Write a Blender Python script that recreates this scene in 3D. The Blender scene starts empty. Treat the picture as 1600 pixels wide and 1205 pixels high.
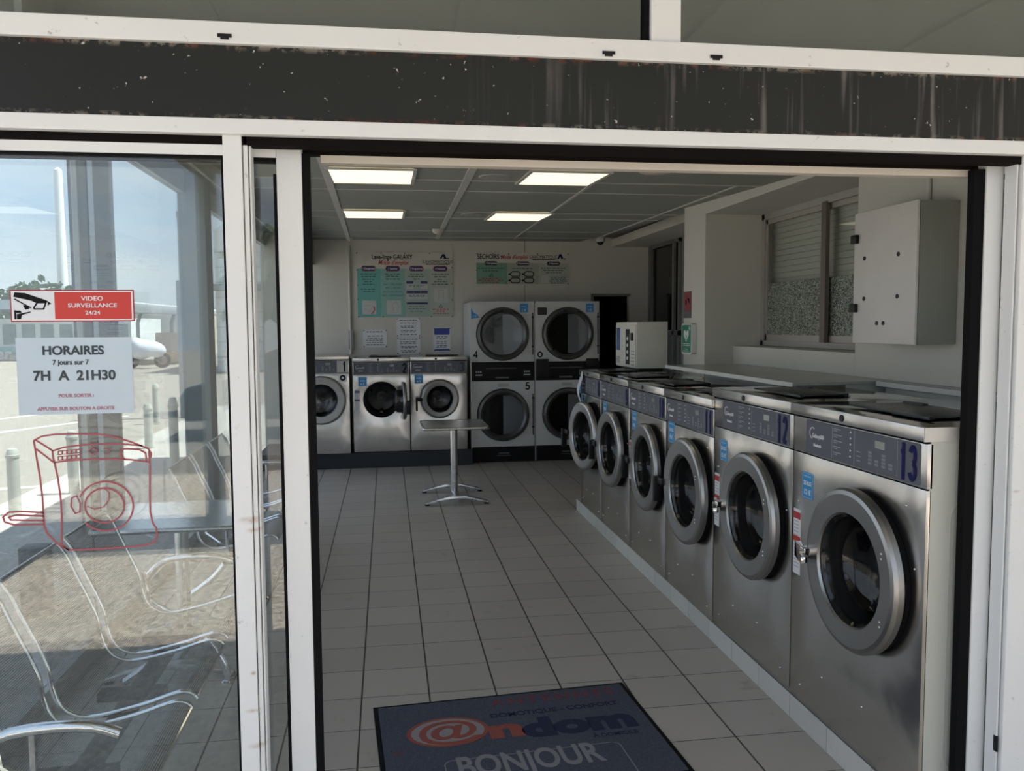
import bpy, bmesh, math, random
from mathutils import Vector, Matrix
S = bpy.context.scene
COL = S.collection
random.seed(7)
PI = math.pi
# ------------------------------------------------------------------ camera
F_PX, YAW, PIT, ROL = 1304.4, 0.14807, 0.07279, -0.00658
CAMP = Vector((0.7387, -2.2314, 1.6606))
FW = Vector((math.sin(YAW)*math.cos(PIT), math.cos(YAW)*math.cos(PIT), -math.sin(PIT)))
R0 = Vector((math.cos(YAW), -math.sin(YAW), 0)); U0 = R0.cross(FW)
RT = R0*math.cos(ROL) + U0*math.sin(ROL); UP = U0*math.cos(ROL) - R0*math.sin(ROL)
cd = bpy.data.cameras.new('camera'); cam = bpy.data.objects.new('camera', cd); COL.objects.link(cam)
cd.sensor_width = 36.0; cd.sensor_fit = 'HORIZONTAL'; cd.lens = F_PX/1600*36.0; cd.clip_start = .05; cd.clip_end = 500
m = Matrix((RT, UP, -FW)).transposed().to_4x4(); m.translation = CAMP
cam.matrix_world = m
S.camera = cam
def ray(x, y): return FW + RT*((x-800)/F_PX) - UP*((y-602.5)/F_PX)
def at_x(px, py, X): d = ray(px, py); return CAMP + d*((X-CAMP.x)/d.x)
def at_y(px, py, Y): d = ray(px, py); return CAMP + d*((Y-CAMP.y)/d.y)
def at_z(px, py, Z): d = ray(px, py); return CAMP + d*((Z-CAMP.z)/d.z)
# ------------------------------------------------------------------ world, sun, exposure
W = bpy.data.worlds.new('sky'); S.world = W; W.use_nodes = True
nt = W.node_tree; nt.nodes.clear()
def nn(t, ty, **k):
    n = t.nodes.new(ty)
    for a, b in k.items():
        if a in n.inputs.keys(): n.inputs[a].default_value = b
        else: setattr(n, a, b)
    return n
out = nn(nt, 'ShaderNodeOutputWorld'); bg = nn(nt, 'ShaderNodeBackground', Strength=1.0)
tc = nn(nt, 'ShaderNodeTexCoord'); sep = nn(nt, 'ShaderNodeSeparateXYZ')
nt.links.new(tc.outputs['Generated'], sep.inputs[0])
gr = nn(nt, 'ShaderNodeValToRGB'); e = gr.color_ramp.elements
e[0].position = 0.0; e[0].color = (.72, .80, .93, 1); e[1].position = 1.0; e[1].color = (.20, .38, .80, 1)
k = gr.color_ramp.elements.new(.12); k.color = (.62, .76, .95, 1)
k = gr.color_ramp.elements.new(.4); k.color = (.42, .60, .92, 1)
nt.links.new(sep.outputs['Z'], gr.inputs[0])
mp = nn(nt, 'ShaderNodeMapping'); mp.inputs['Scale'].default_value = (1.2, 1.2, 4.0)
nt.links.new(tc.outputs['Generated'], mp.inputs[0])
no = nn(nt, 'ShaderNodeTexNoise', Scale=2.6, Detail=6.0, Roughness=.6); nt.links.new(mp.outputs[0], no.inputs['Vector'])
cr = nn(nt, 'ShaderNodeValToRGB'); cr.color_ramp.elements[0].position = .36; cr.color_ramp.elements[1].position = .66
nt.links.new(no.outputs['Fac'], cr.inputs[0])
mx = nn(nt, 'ShaderNodeMix', data_type='RGBA'); nt.links.new(cr.outputs[0], mx.inputs[0])
nt.links.new(gr.outputs[0], mx.inputs[6]); mx.inputs[7].default_value = (.95, .97, 1.0, 1)
nt.links.new(mx.outputs[2], bg.inputs[0]); nt.links.new(bg.outputs[0], out.inputs[0])
sd = bpy.data.lights.new('sun', 'SUN'); sd.energy = 10.0; sd.angle = .009; sd.color = (1, .96, .90)
sun = bpy.data.objects.new('sun', sd); COL.objects.link(sun)
sv = Vector((.50, .03, 1.0)).normalized()          # towards the sun
sun.rotation_euler = sv.to_track_quat('Z', 'Y').to_euler(); sun.location = (6, 0, 12)
S.view_settings.view_transform = 'Standard'; S.view_settings.look = 'None'
S.view_settings.exposure = 0.5; S.view_settings.gamma = 1.0; S.view_settings.use_curve_mapping = False
# ------------------------------------------------------------------ materials
MATS = {}
def mat(name, col=(.8, .8, .8), rough=.5, metal=0.0, spec=.5, noise=None, bump=None, emit=None, tr=0.0, coat=0.0, aniso=None):
    if name in MATS: return MATS[name]
    M = bpy.data.materials.new(name); M.use_nodes = True; t = M.node_tree; b = t.nodes['Principled BSDF']
    b.inputs['Base Color'].default_value = (*col, 1); b.inputs['Roughness'].default_value = rough
    b.inputs['Metallic'].default_value = metal; b.inputs['Specular IOR Level'].default_value = spec
    if coat: b.inputs['Coat Weight'].default_value = coat
    tcn = nn(t, 'ShaderNodeTexCoord')
    sc, amt, rr = noise if noise else (6.0, .06, .03)
    n = nn(t, 'ShaderNodeTexNoise', Scale=sc, Detail=5.0); t.links.new(tcn.outputs['Object'], n.inputs['Vector'])
    r = nn(t, 'ShaderNodeMapRange'); r.inputs['To Min'].default_value = 1-amt*1.6; r.inputs['To Max'].default_value = 1+amt*1.2
    t.links.new(n.outputs['Fac'], r.inputs['Value'])
    mm = nn(t, 'ShaderNodeVectorMath', operation='SCALE'); mm.inputs[0].default_value = col
    t.links.new(r.outputs[0], mm.inputs['Scale']); t.links.new(mm.outputs[0], b.inputs['Base Color'])
    r2 = nn(t, 'ShaderNodeMapRange'); r2.inputs['To Min'].default_value = max(0, rough-rr); r2.inputs['To Max'].default_value = rough+rr
    t.links.new(n.outputs['Fac'], r2.inputs['Value']); t.links.new(r2.outputs[0], b.inputs['Roughness'])
    if bump:
        bs, bst, bd = bump
        n2 = nn(t, 'ShaderNodeTexNoise', Scale=bs, Detail=2.0); t.links.new(tcn.outputs['Object'], n2.inputs['Vector'])
        bp = nn(t, 'ShaderNodeBump', Strength=bst, Distance=bd); t.links.new(n2.outputs['Fac'], bp.inputs['Height'])
        t.links.new(bp.outputs[0], b.inputs['Normal'])
    if emit:
        b.inputs['Emission Color'].default_value = (*emit[0], 1); b.inputs['Emission Strength'].default_value = emit[1]
    MATS[name] = M; return M
def glass(name, tint=(.93, .96, .95), ior=1.5, rough=0.0, mul=1.0):
    M = bpy.data.materials.new(name); M.use_nodes = True; t = M.node_tree; t.nodes.clear()
    o = nn(t, 'ShaderNodeOutputMaterial'); mixn = nn(t, 'ShaderNodeMixShader')
    tr = nn(t, 'ShaderNodeBsdfTransparent'); tr.inputs[0].default_value = (*tint, 1)
    gl = nn(t, 'ShaderNodeBsdfGlossy'); gl.inputs['Roughness'].default_value = rough
    ge = nn(t, 'ShaderNodeNewGeometry'); dp_ = nn(t, 'ShaderNodeVectorMath', operation='DOT_PRODUCT'); t.links.new(ge.outputs['Normal'], dp_.inputs[0]); t.links.new(ge.outputs['Incoming'], dp_.inputs[1])
    ab_ = nn(t, 'ShaderNodeMath', operation='ABSOLUTE'); t.links.new(dp_.outputs['Value'], ab_.inputs[0])
    om = nn(t, 'ShaderNodeMath', operation='SUBTRACT'); om.inputs[0].default_value = 1; t.links.new(ab_.outputs[0], om.inputs[1])
    pw_ = nn(t, 'ShaderNodeMath', operation='POWER'); t.links.new(om.outputs[0], pw_.inputs[0]); pw_.inputs[1].default_value = 5
    f0 = ((ior-1)/(ior+1))**2*mul
    ml = nn(t, 'ShaderNodeMath', operation='MULTIPLY_ADD', use_clamp=True); t.links.new(pw_.outputs[0], ml.inputs[0]); ml.inputs[1].default_value = 1-f0; ml.inputs[2].default_value = f0
    n = nn(t, 'ShaderNodeTexNoise', Scale=3.0); tcn = nn(t, 'ShaderNodeTexCoord'); t.links.new(tcn.outputs['Object'], n.inputs['Vector'])
    rr = nn(t, 'ShaderNodeMapRange'); rr.inputs['To Min'].default_value = rough; rr.inputs['To Max'].default_value = rough+.004
    t.links.new(n.outputs['Fac'], rr.inputs['Value']); t.links.new(rr.outputs[0], gl.inputs['Roughness'])
    t.links.new(ml.outputs[0], mixn.inputs[0])
    t.links.new(tr.outputs[0], mixn.inputs[1]); t.links.new(gl.outputs[0], mixn.inputs[2]); t.links.new(mixn.outputs[0], o.inputs[0])
    MATS[name] = M; return M
WHITE = mat('white_painted_frame', (.79, .81, .82), .45, noise=(2.5, .05, .05))
def dirty_white(name, col=(.77, .785, .79)):
    M = mat(name, col, .5, noise=(2.0, .05, .05)); t = M.node_tree; b = t.nodes['Principled BSDF']
    src = b.inputs['Base Color'].links[0].from_socket
    tcn = nn(t, 'ShaderNodeTexCoord'); n = nn(t, 'ShaderNodeTexNoise', Scale=34.0, Detail=4.0, Roughness=.7); t.links.new(tcn.outputs['Object'], n.inputs['Vector'])
    c = nn(t, 'ShaderNodeValToRGB'); c.color_ramp.elements[0].position = .66; c.color_ramp.elements[1].position = .74
    t.links.new(n.outputs['Fac'], c.inputs[0])
    n3 = nn(t, 'ShaderNodeTexNoise', Scale=2.3, Detail=3.0); t.links.new(tcn.outputs['Object'], n3.inputs['Vector'])
    ml = nn(t, 'ShaderNodeMath', operation='MULTIPLY'); t.links.new(c.outputs[0], ml.inputs[0]); t.links.new(n3.outputs['Fac'], ml.inputs[1])
    mxx = nn(t, 'ShaderNodeMix', data_type='RGBA'); t.links.new(ml.outputs[0], mxx.inputs[0]); t.links.new(src, mxx.inputs[6])
    mxx.inputs[7].default_value = (.10, .06, .035, 1); last = mxx.outputs[2]
    # rust scabs on the left stile
    g = nn(t, 'ShaderNodeNewGeometry'); nr = nn(t, 'ShaderNodeTexNoise', Scale=70.0, Detail=4.0); t.links.new(g.outputs['Position'], nr.inputs['Vector'])
    for px, py, sx_, sz_ in ((393, 813, .020, .006), (398, 829, .014, .004), (403, 1166, .016, .005), (396, 1111, .012, .004), (396, 1052, .005, .004), (1588, 768, .008, .003)):
        c_ = at_y(px, py, -.012); mp_ = nn(t, 'ShaderNodeVectorMath', operation='SUBTRACT'); t.links.new(g.outputs['Position'], mp_.inputs[0]); mp_.inputs[1].default_value = (c_.x, c_.y, c_.z)
        dv = nn(t, 'ShaderNodeVectorMath', operation='DIVIDE'); t.links.new(mp_.outputs[0], dv.inputs[0]); dv.inputs[1].default_value = (sx_, .1, sz_)
        ln = nn(t, 'ShaderNodeVectorMath', operation='LENGTH'); t.links.new(dv.outputs[0], ln.inputs[0])
        fr = nn(t, 'ShaderNodeMapRange', clamp=True); fr.inputs['From Min'].default_value = .2; fr.inputs['From Max'].default_value = 2.0; fr.inputs['To Min'].default_value = 1.0; fr.inputs['To Max'].default_value = 0.0
        t.links.new(ln.outputs['Value'], fr.inputs['Value'])
        ad = nn(t, 'ShaderNodeMath', operation='MULTIPLY_ADD'); t.links.new(nr.outputs['Fac'], ad.inputs[0]); ad.inputs[1].default_value = 1.6; ad.inputs[2].default_value = -.35
        mu = nn(t, 'ShaderNodeMath', operation='MULTIPLY', use_clamp=True); t.links.new(ad.outputs[0], mu.inputs[0]); t.links.new(fr.outputs[0], mu.inputs[1])
        mz = nn(t, 'ShaderNodeMix', data_type='RGBA'); t.links.new(mu.outputs[0], mz.inputs[0]); t.links.new(last, mz.inputs[6]); mz.inputs[7].default_value = (.36, .17, .05, 1); last = mz.outputs[2]
    t.links.new(last, b.inputs['Base Color'])
    return M
WHITED = dirty_white('weathered_white_frame')
BLACK = mat('black_rubber', (.004, .004, .005), .8, spec=.15)
DARKGAP = mat('dark_track', (.008, .006, .006), .9, spec=.1)
STEEL = mat('stainless_steel', (.60, .585, .56), .24, 1.0, noise=(3.0, .05, .05), bump=(2.6, .35, .035))
STEELT = mat('polished_steel_top', (.50, .49, .46), .09, 1.0, noise=(3.0, .05, .03), bump=(1.8, .03, .01))
STEELR = mat('door_ring_steel', (.36, .36, .355), .34, 1.0, noise=(8, .06, .05))
CHROME = mat('chrome', (.75, .75, .76), .07, 1.0, noise=(5, .02, .02))
ALU = mat('aluminium', (.62, .62, .62), .28, 1.0, noise=(5, .05, .05))
BLKPL = mat('black_plastic', (.008, .008, .009), .4, spec=.3)
PLATE = mat('dark_grey_plate', (.105, .112, .135), .5, spec=.3)
NAVY = mat('navy_lettering', (.006, .007, .075), .6, spec=.2)
BLKINK = mat('black_lettering', (.006, .006, .006), .7, spec=.2)
WHTINK = mat('white_lettering', (.70, .72, .74), .5)
GRYINK = mat('grey_lettering', (.30, .32, .34), .5)
REDINK = mat('red_lettering', (.45, .03, .03), .5)
BLUEST = mat('blue_sticker', (.02, .25, .55), .45)
PAPER = mat('white_paper', (.72, .73, .75), .35)
PALE = mat('pale_painted_steel', (.50, .51, .46), .45, noise=(2, .04, .04))
DRYW = mat('white_enamel', (.54, .55, .55), .35)
DARKIN = mat('dark_drum', (.02, .02, .021), .3, .6)
DRUM = mat('drum_steel', (.16, .16, .16), .22, 1.0)
WALL = mat('painted_wall', (.61, .59, .53), .75, noise=(1.6, .05, .05), bump=(60, .05, .002))
WALLR = mat('painted_wall_right', (.57, .555, .50), .7, noise=(2.2, .05, .05), bump=(50, .06, .002))
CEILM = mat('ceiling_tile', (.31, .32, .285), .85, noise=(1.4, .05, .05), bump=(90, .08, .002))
TBAR = mat('ceiling_bar', (.55, .54, .50), .6)
GLS = glass('clear_glass', (.95, .97, .97), 1.5)
GLSF = glass('front_glass', (.94, .965, .965), 1.55, mul=1.25)
GLSP = glass('porthole_glass', (.72, .73, .75), 1.5, mul=1.2)
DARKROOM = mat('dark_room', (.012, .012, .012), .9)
def emis(name, col, st):
    return mat(name, col, .6, emit=(col, st))
LAMP = emis('lamp_diffuser', (1.0, .85, .58), 1.0)
def tiles(name, col, gap, w, ox, oy, grout, depth=True):
    M = mat(name, col, .38, noise=(1.3, .06, .06), spec=.4); t = M.node_tree; b = t.nodes['Principled BSDF']
    src = b.inputs['Base Color'].links[0].from_socket
    g = nn(t, 'ShaderNodeNewGeometry'); s = nn(t, 'ShaderNodeSeparateXYZ'); t.links.new(g.outputs['Position'], s.inputs[0])
    outs = []; cells = []
    for ax, off, gp in (('X', ox, gap*1.25), ('Y', oy, gap*.75)):
        a = nn(t, 'ShaderNodeMath', operation='SUBTRACT'); t.links.new(s.outputs[ax], a.inputs[0]); a.inputs[1].default_value = off
        d = nn(t, 'ShaderNodeMath', operation='DIVIDE'); t.links.new(a.outputs[0], d.inputs[0]); d.inputs[1].default_value = w
        fl = nn(t, 'ShaderNodeMath', operation='FLOOR'); t.links.new(d.outputs[0], fl.inputs[0]); cells.append(fl)
        f = nn(t, 'ShaderNodeMath', operation='FRACT'); t.links.new(d.outputs[0], f.inputs[0])
        p = nn(t, 'ShaderNodeMath', operation='PINGPONG'); t.links.new(d.outputs[0], p.inputs[0]); p.inputs[1].default_value = .5
        l = nn(t, 'ShaderNodeMath', operation='LESS_THAN'); t.links.new(p.outputs[0], l.inputs[0]); l.inputs[1].default_value = gp/w/2
        outs.append(l)
    mxm = nn(t, 'ShaderNodeMath', operation='MAXIMUM'); t.links.new(outs[0].outputs[0], mxm.inputs[0]); t.links.new(outs[1].outputs[0], mxm.inputs[1])
    cb = nn(t, 'ShaderNodeCombineXYZ'); t.links.new(cells[0].outputs[0], cb.inputs[0]); t.links.new(cells[1].outputs[0], cb.inputs[1])
    wn = nn(t, 'ShaderNodeTexWhiteNoise'); t.links.new(cb.outputs[0], wn.inputs['Vector'])
    mr = nn(t, 'ShaderNodeMapRange'); mr.inputs['To Min'].default_value = .93; mr.inputs['To Max'].default_value = 1.05; t.links.new(wn.outputs['Value'], mr.inputs['Value'])
    sc = nn(t, 'ShaderNodeVectorMath', operation='SCALE'); t.links.new(src, sc.inputs[0]); t.links.new(mr.outputs[0], sc.inputs['Scale'])
    # scuffs
    tcn = nn(t, 'ShaderNodeTexCoord'); n = nn(t, 'ShaderNodeTexNoise', Scale=5.0, Detail=8.0, Roughness=.65); t.links.new(tcn.outputs['Object'], n.inputs['Vector'])
    c = nn(t, 'ShaderNodeValToRGB'); c.color_ramp.elements[0].position = .62; c.color_ramp.elements[1].position = .80; t.links.new(n.outputs['Fac'], c.inputs[0])
    m0 = nn(t, 'ShaderNodeMix', data_type='RGBA'); t.links.new(c.outputs[0], m0.inputs[0]); t.links.new(sc.outputs[0], m0.inputs[6]); m0.inputs[7].default_value = (col[0]*.5, col[1]*.47, col[2]*.42, 1)
    m1 = nn(t, 'ShaderNodeMix', data_type='RGBA'); t.links.new(mxm.outputs[0], m1.inputs[0]); t.links.new(m0.outputs[2], m1.inputs[6]); m1.inputs[7].default_value = (*grout, 1)
    t.links.new(m1.outputs[2], b.inputs['Base Color'])
    if depth:
        inv = nn(t, 'ShaderNodeMath', operation='SUBTRACT'); inv.inputs[0].default_value = 1; t.links.new(mxm.outputs[0], inv.inputs[1])
        bp = nn(t, 'ShaderNodeBump', Strength=.5, Distance=.002); t.links.new(inv.outputs[0], bp.inputs['Height']); t.links.new(bp.outputs[0], b.inputs['Normal'])
    return M
FLOORM = tiles('floor_tile', (.42, .385, .345), .006, .30, 0.0, 2.05, (.035, .03, .028))
CURBM = tiles('curb_tile', (.52, .51, .47), .004, .30, 0.0, 2.18, (.18, .17, .16))
def aggregate(name, col, sc=90, contrast=.35, spots=True):
    M = mat(name, col, .85, noise=(.5, .08, .03)); t = M.node_tree; b = t.nodes['Principled BSDF']; src = b.inputs['Base Color'].links[0].from_socket
    g = nn(t, 'ShaderNodeNewGeometry'); v = nn(t, 'ShaderNodeTexVoronoi', Scale=float(sc)); t.links.new(g.outputs['Position'], v.inputs['Vector'])
    mr = nn(t, 'ShaderNodeMapRange'); mr.inputs['To Min'].default_value = 1-contrast; mr.inputs['To Max'].default_value = 1+contrast
    s = nn(t, 'ShaderNodeSeparateColor'); t.links.new(v.outputs['Color'], s.inputs[0]); t.links.new(s.outputs[0], mr.inputs['Value'])
    sc_ = nn(t, 'ShaderNodeVectorMath', operation='SCALE'); t.links.new(src, sc_.inputs[0]); t.links.new(mr.outputs[0], sc_.inputs['Scale'])
    t.links.new(sc_.outputs[0], b.inputs['Base Color']); return M
PAVE = aggregate('exposed_aggregate_paving', (.58, .50, .40), 48, .5)
ASPH = aggregate('pale_asphalt', (.27, .24, .205), 40, .12)
# ------------------------------------------------------------------ mesh helpers
class MB:
    def __init__(s): s.v = []; s.f = []; s.mi = []; s.cur = 0
    def add(s, vs, fs, M=None):
        o = len(s.v); s.v += [tuple(M @ Vector(p)) if M else tuple(p) for p in vs]
        s.f += [tuple(i+o for i in f) for f in fs]; s.mi += [s.cur]*len(fs); return s
    def box(s, x0, x1, y0, y1, z0, z1, M=None):
        return s.add([(x0, y0, z0), (x1, y0, z0), (x1, y1, z0), (x0, y1, z0), (x0, y0, z1), (x1, y0, z1), (x1, y1, z1), (x0, y1, z1)],
                     [(0, 3, 2, 1), (4, 5, 6, 7), (0, 1, 5, 4), (1, 2, 6, 5), (2, 3, 7, 6), (3, 0, 4, 7)], M)
    def hexa(s, b4, t4):
        return s.add(list(b4)+list(t4), [(0, 3, 2, 1), (4, 5, 6, 7), (0, 1, 5, 4), (1, 2, 6, 5), (2, 3, 7, 6), (3, 0, 4, 7)])
    def lathe(s, prof, c=(0, 0, 0), ax='z', n=40, closed=False, a0=0, a1=2*PI, M=None):
        full = abs(a1-a0-2*PI) < 1e-6; N = n if full else n+1; vs = []
        for i in range(N):
            a = a0+(a1-a0)*i/n; ca, sa = math.cos(a), math.sin(a)
            for (r, h) in prof:
                p = {'z': (r*ca, r*sa, h), 'y': (r*ca, h, r*sa), 'x': (h, r*ca, r*sa)}[ax]
                vs.append((p[0]+c[0], p[1]+c[1], p[2]+c[2]))
        k = len(prof); fs = []
        for i in range(n if full else n):
            j = (i+1) % N
            for q in range(k if closed else k-1):
                q2 = (q+1) % k
                fs.append((i*k+q, j*k+q, j*k+q2, i*k+q2))
        return s.add(vs, fs, M)
    def cyl(s, c, r, h, ax='z', n=24, r2=None, M=None):
        r2 = r if r2 is None else r2
        return s.lathe([(0, 0), (r, 0), (r2, h), (0, h)], c, ax, n, M=M)
    def tube(s, pts, r, n=10, M=None, closed=False, caps=True):
        P = [Vector(p) for p in pts]; vs = []; L = len(P); up = None
        for i, p in enumerate(P):
            a = P[(i-1) % L] if (i > 0 or closed) else p; b = P[(i+1) % L] if (i < L-1 or closed) else p
            d = (b-a).normalized()
            if up is None:
                up = Vector((0, 0, 1)) if abs(d.z) < .9 else Vector((1, 0, 0))
            x = d.cross(up).normalized(); y = x.cross(d).normalized(); up = y
            rr = r[i] if isinstance(r, (list, tuple)) else r
            for k in range(n):
                t_ = 2*PI*k/n; vs.append(tuple(p + x*rr*math.cos(t_) + y*rr*math.sin(t_)))
        fs = [(i*n+k, i*n+(k+1) % n, ((i+1) % L)*n+(k+1) % n, ((i+1) % L)*n+k) for i in range(L if closed else L-1) for k in range(n)]
        if caps and not closed: fs += [tuple(range(n))[::-1], tuple(range((L-1)*n, L*n))]
        return s.add(vs, fs, M)
    def prism(s, poly, a, b, ax='y', M=None):
        n = len(poly)
        def mk(p, h): return {'y': (p[0], h, p[1]), 'x': (h, p[0], p[1]), 'z': (p[0], p[1], h)}[ax]
        vs = [mk(p, a) for p in poly] + [mk(p, b) for p in poly]
        fs = [tuple(range(n)), tuple(range(2*n-1, n-1, -1))] + [(i, i+n, (i+1) % n+n, (i+1) % n) for i in range(n)]
        return s.add(vs, fs, M)
    def sphere(s, c, r, n=16, m_=10, sc=(1, 1, 1)):
        vs = []; fs = []
        for i in range(m_+1):
            th = PI*i/m_
            for j in range(n):
                ph = 2*PI*j/n; vs.append((c[0]+r*sc[0]*math.sin(th)*math.cos(ph), c[1]+r*sc[1]*math.sin(th)*math.sin(ph), c[2]+r*sc[2]*math.cos(th)))
        for i in range(m_):
            for j in range(n): fs.append((i*n+j, (i+1)*n+j, (i+1)*n+(j+1) % n, i*n+(j+1) % n))
        return s.add(vs, fs)
    def mesh(s, name, mats, bevel=0, smooth=True, fix=True, sharp=38):
        me = bpy.data.meshes.new(name); me.from_pydata(s.v, [], s.f); me.validate()
        mats = mats if isinstance(mats, (list, tuple)) else [mats]
        for q in mats: me.materials.append(q)
        if len(mats) > 1 and len(me.polygons) == len(s.mi):
            for p, i in zip(me.polygons, s.mi): p.material_index = i
        bm = bmesh.new(); bm.from_mesh(me)
        bmesh.ops.remove_doubles(bm, verts=bm.verts, dist=1e-6)
        if fix: bmesh.ops.recalc_face_normals(bm, faces=bm.faces)
        if bevel:
            ed = [e for e in bm.edges if len(e.link_faces) == 2 and e.calc_face_angle(0) > math.radians(40)]
            bmesh.ops.bevel(bm, geom=ed, offset=bevel, segments=2, profile=.6, affect='EDGES', clamp_overlap=True)
        bm.to_mesh(me); bm.free()
        if smooth:
            for p in me.polygons: p.use_smooth = True
            me.set_sharp_from_angle(angle=math.radians(sharp))
        return me
    def build(s, name, mats, parent=None, bevel=0, smooth=True, loc=None, fix=True, label=None, off=None, sharp=38):
        if off: s.v = [(p[0]-off[0], p[1]-off[1], p[2]-off[2]) for p in s.v]
        o = bpy.data.objects.new(name, s.mesh(name, mats, bevel, smooth, fix, sharp)); COL.objects.link(o)
        if parent: o.parent = parent
        if loc: o.location = loc
        if label: o['label'] = label
        return o
def tag(o, label=None, cat=None, group=None, kind=None):
    if label: o['label'] = label
    if cat: o['category'] = cat
    if group: o['group'] = group
    if kind: o['kind'] = kind
    return o
def thing(name, loc=(0, 0, 0), rz=0, label=None, cat=None, group=None):
    o = bpy.data.objects.new(name, None); COL.objects.link(o); o.location = loc; o.rotation_euler = (0, 0, rz); o.empty_display_size = .1
    return tag(o, label, cat, group)
def struct(name, mb, m_, bevel=0, smooth=False, label=None):
    o = mb.build(name, m_, None, bevel, smooth); o['kind'] = 'structure'
    if label: o['label'] = label
    return o
def box(x0, x1, y0, y1, z0, z1): return MB().box(x0, x1, y0, y1, z0, z1)
_tc = {}
def text_mesh(s, size, bold=0.0, sx=1.0, ext=.0006, align='CENTER', shear=0.0, spacing=1.0):
    k = (s, size, bold, sx, ext, align, shear, spacing)
    if k in _tc: return _tc[k]
    cu = bpy.data.curves.new('lettering', 'FONT'); cu.body = s; cu.size = size; cu.extrude = ext; cu.offset = bold
    cu.align_x = align; cu.align_y = 'CENTER'; cu.shear = shear; cu.resolution_u = 4; cu.space_character = spacing
    o = bpy.data.objects.new('lettering', cu); COL.objects.link(o)
    dg = bpy.context.evaluated_depsgraph_get(); me = bpy.data.meshes.new_from_object(o.evaluated_get(dg)); me.name = 'lettering'
    COL.objects.unlink(o); bpy.data.objects.remove(o); me.materials.clear()
    for v in me.vertices: v.co.x *= sx
    _tc[k] = me; return me
def text(parent, s, size, x, y, z, m_, bold=0.0, sx=1.0, align='CENTER', rot=(PI/2, 0, 0), name='lettering', shear=0.0, spacing=1.0, ext=.0006):
    me = text_mesh(s, size, bold, sx, ext, align, shear, spacing).copy(); me.materials.append(m_)
    o = bpy.data.objects.new(name, me); COL.objects.link(o); o.parent = parent; o.location = (x, y, z); o.rotation_euler = rot; return o
def arc_pts(cx, cz, r, a0, a1, n=24, rz=None): return [(cx+r*math.cos(a0+(a1-a0)*i/n), cz+(rz or r)*math.sin(a0+(a1-a0)*i/n)) for i in range(n+1)]
def ribbon(mb, pts, w, y0, y1):
    """flat mitred stroke in the XZ plane, no overlapping faces"""
    P = [Vector(p) for p in pts]; Q = [P[0]]
    for p in P[1:]:
        if (p-Q[-1]).length > 1e-5: Q.append(p)
    closed = len(Q) > 3 and (Q[0]-Q[-1]).length < 1e-4
    if closed: Q.pop()
    n = len(Q)
    if n < 2: return mb
    L, R_ = [], []
    for i in range(n):
        d0 = (Q[i]-Q[i-1]) if (i > 0 or closed) else (Q[1]-Q[0]); d1 = (Q[(i+1) % n]-Q[i]) if (i < n-1 or closed) else d0
        d0 = d0.normalized(); d1 = d1.normalized(); nn_ = Vector((-(d0.y+d1.y), d0.x+d1.x))
        if nn_.length < 1e-3: nn_ = Vector((-d0.y, d0.x))
        nn_.normalize(); c_ = max(.45, nn_.dot(Vector((-d0.y, d0.x)))); o_ = nn_*(w/2/c_)
        L.append(Q[i]+o_); R_.append(Q[i]-o_)
    vs = []
    for l, r_ in zip(L, R_): vs += [(l.x, y0, l.y), (r_.x, y0, r_.y), (l.x, y1, l.y), (r_.x, y1, r_.y)]
    fs = []
    for i in range(n if closed else n-1):
        a_, b2 = i*4, ((i+1) % n)*4
        fs += [(a_, b2, b2+1, a_+1), (a_+2, a_+3, b2+3, b2+2), (a_, a_+2, b2+2, b2), (a_+1, b2+1, b2+3, a_+3)]
    if not closed: fs += [(0, 1, 3, 2), ((n-1)*4, (n-1)*4+2, (n-1)*4+3, (n-1)*4+1)]
    return mb.add(vs, fs)
def hole_plate(mb, x0, x1, z0, z1, cx, cz, r, y0, y1, n=48):
    """rectangular plate with a round hole, front face y0, back y1"""
    ring = []; rect = []
    for i in range(n):
        a = 2*PI*(i+.5)/n; c, s = math.cos(a), math.sin(a); ring.append((cx+r*c, cz+r*s))
        t_ = min(((x1-cx)/c if c > 1e-9 else (x0-cx)/c if c < -1e-9 else 1e9), ((z1-cz)/s if s > 1e-9 else (z0-cz)/s if s < -1e-9 else 1e9))
        rect.append((cx+t_*c, cz+t_*s))
    for cn in ((x0, z0), (x1, z0), (x1, z1), (x0, z1)):
        j = min(range(n), key=lambda q: (rect[q][0]-cn[0])**2+(rect[q][1]-cn[1])**2); rect[j] = cn
    vs = [(p[0], y0, p[1]) for p in ring]+[(p[0], y0, p[1]) for p in rect]+[(p[0], y1, p[1]) for p in ring]+[(p[0], y1, p[1]) for p in rect]
    fs = []
    for i in range(n):
        j = (i+1) % n
        fs += [(i, j, n+j, n+i), (2*n+i, 3*n+i, 3*n+j, 2*n+j), (i, 2*n+i, 2*n+j, j), (n+i, n+j, 3*n+j, 3*n+i)]
    return mb.add(vs, fs)
def rrect(x0, x1, z0, z1, r, n=5):
    P = []
    for cx, cz, a in ((x1-r, z1-r, 0), (x0+r, z1-r, PI/2), (x0+r, z0+r, PI), (x1-r, z0+r, 1.5*PI)):
        for i in range(n+1): P.append((cx+r*math.cos(a+PI/2*i/n), cz+r*math.sin(a+PI/2*i/n)))
    return P
def copy_tree(o, parent=None):
    c = o.copy(); COL.objects.link(c); c.parent = parent
    for ch in list(o.children): copy_tree(ch, c)
    return c

def parts(name, boxes, m_, parent):
    for b in boxes: MB().box(*b).build(name, m_, parent, smooth=False)

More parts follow.
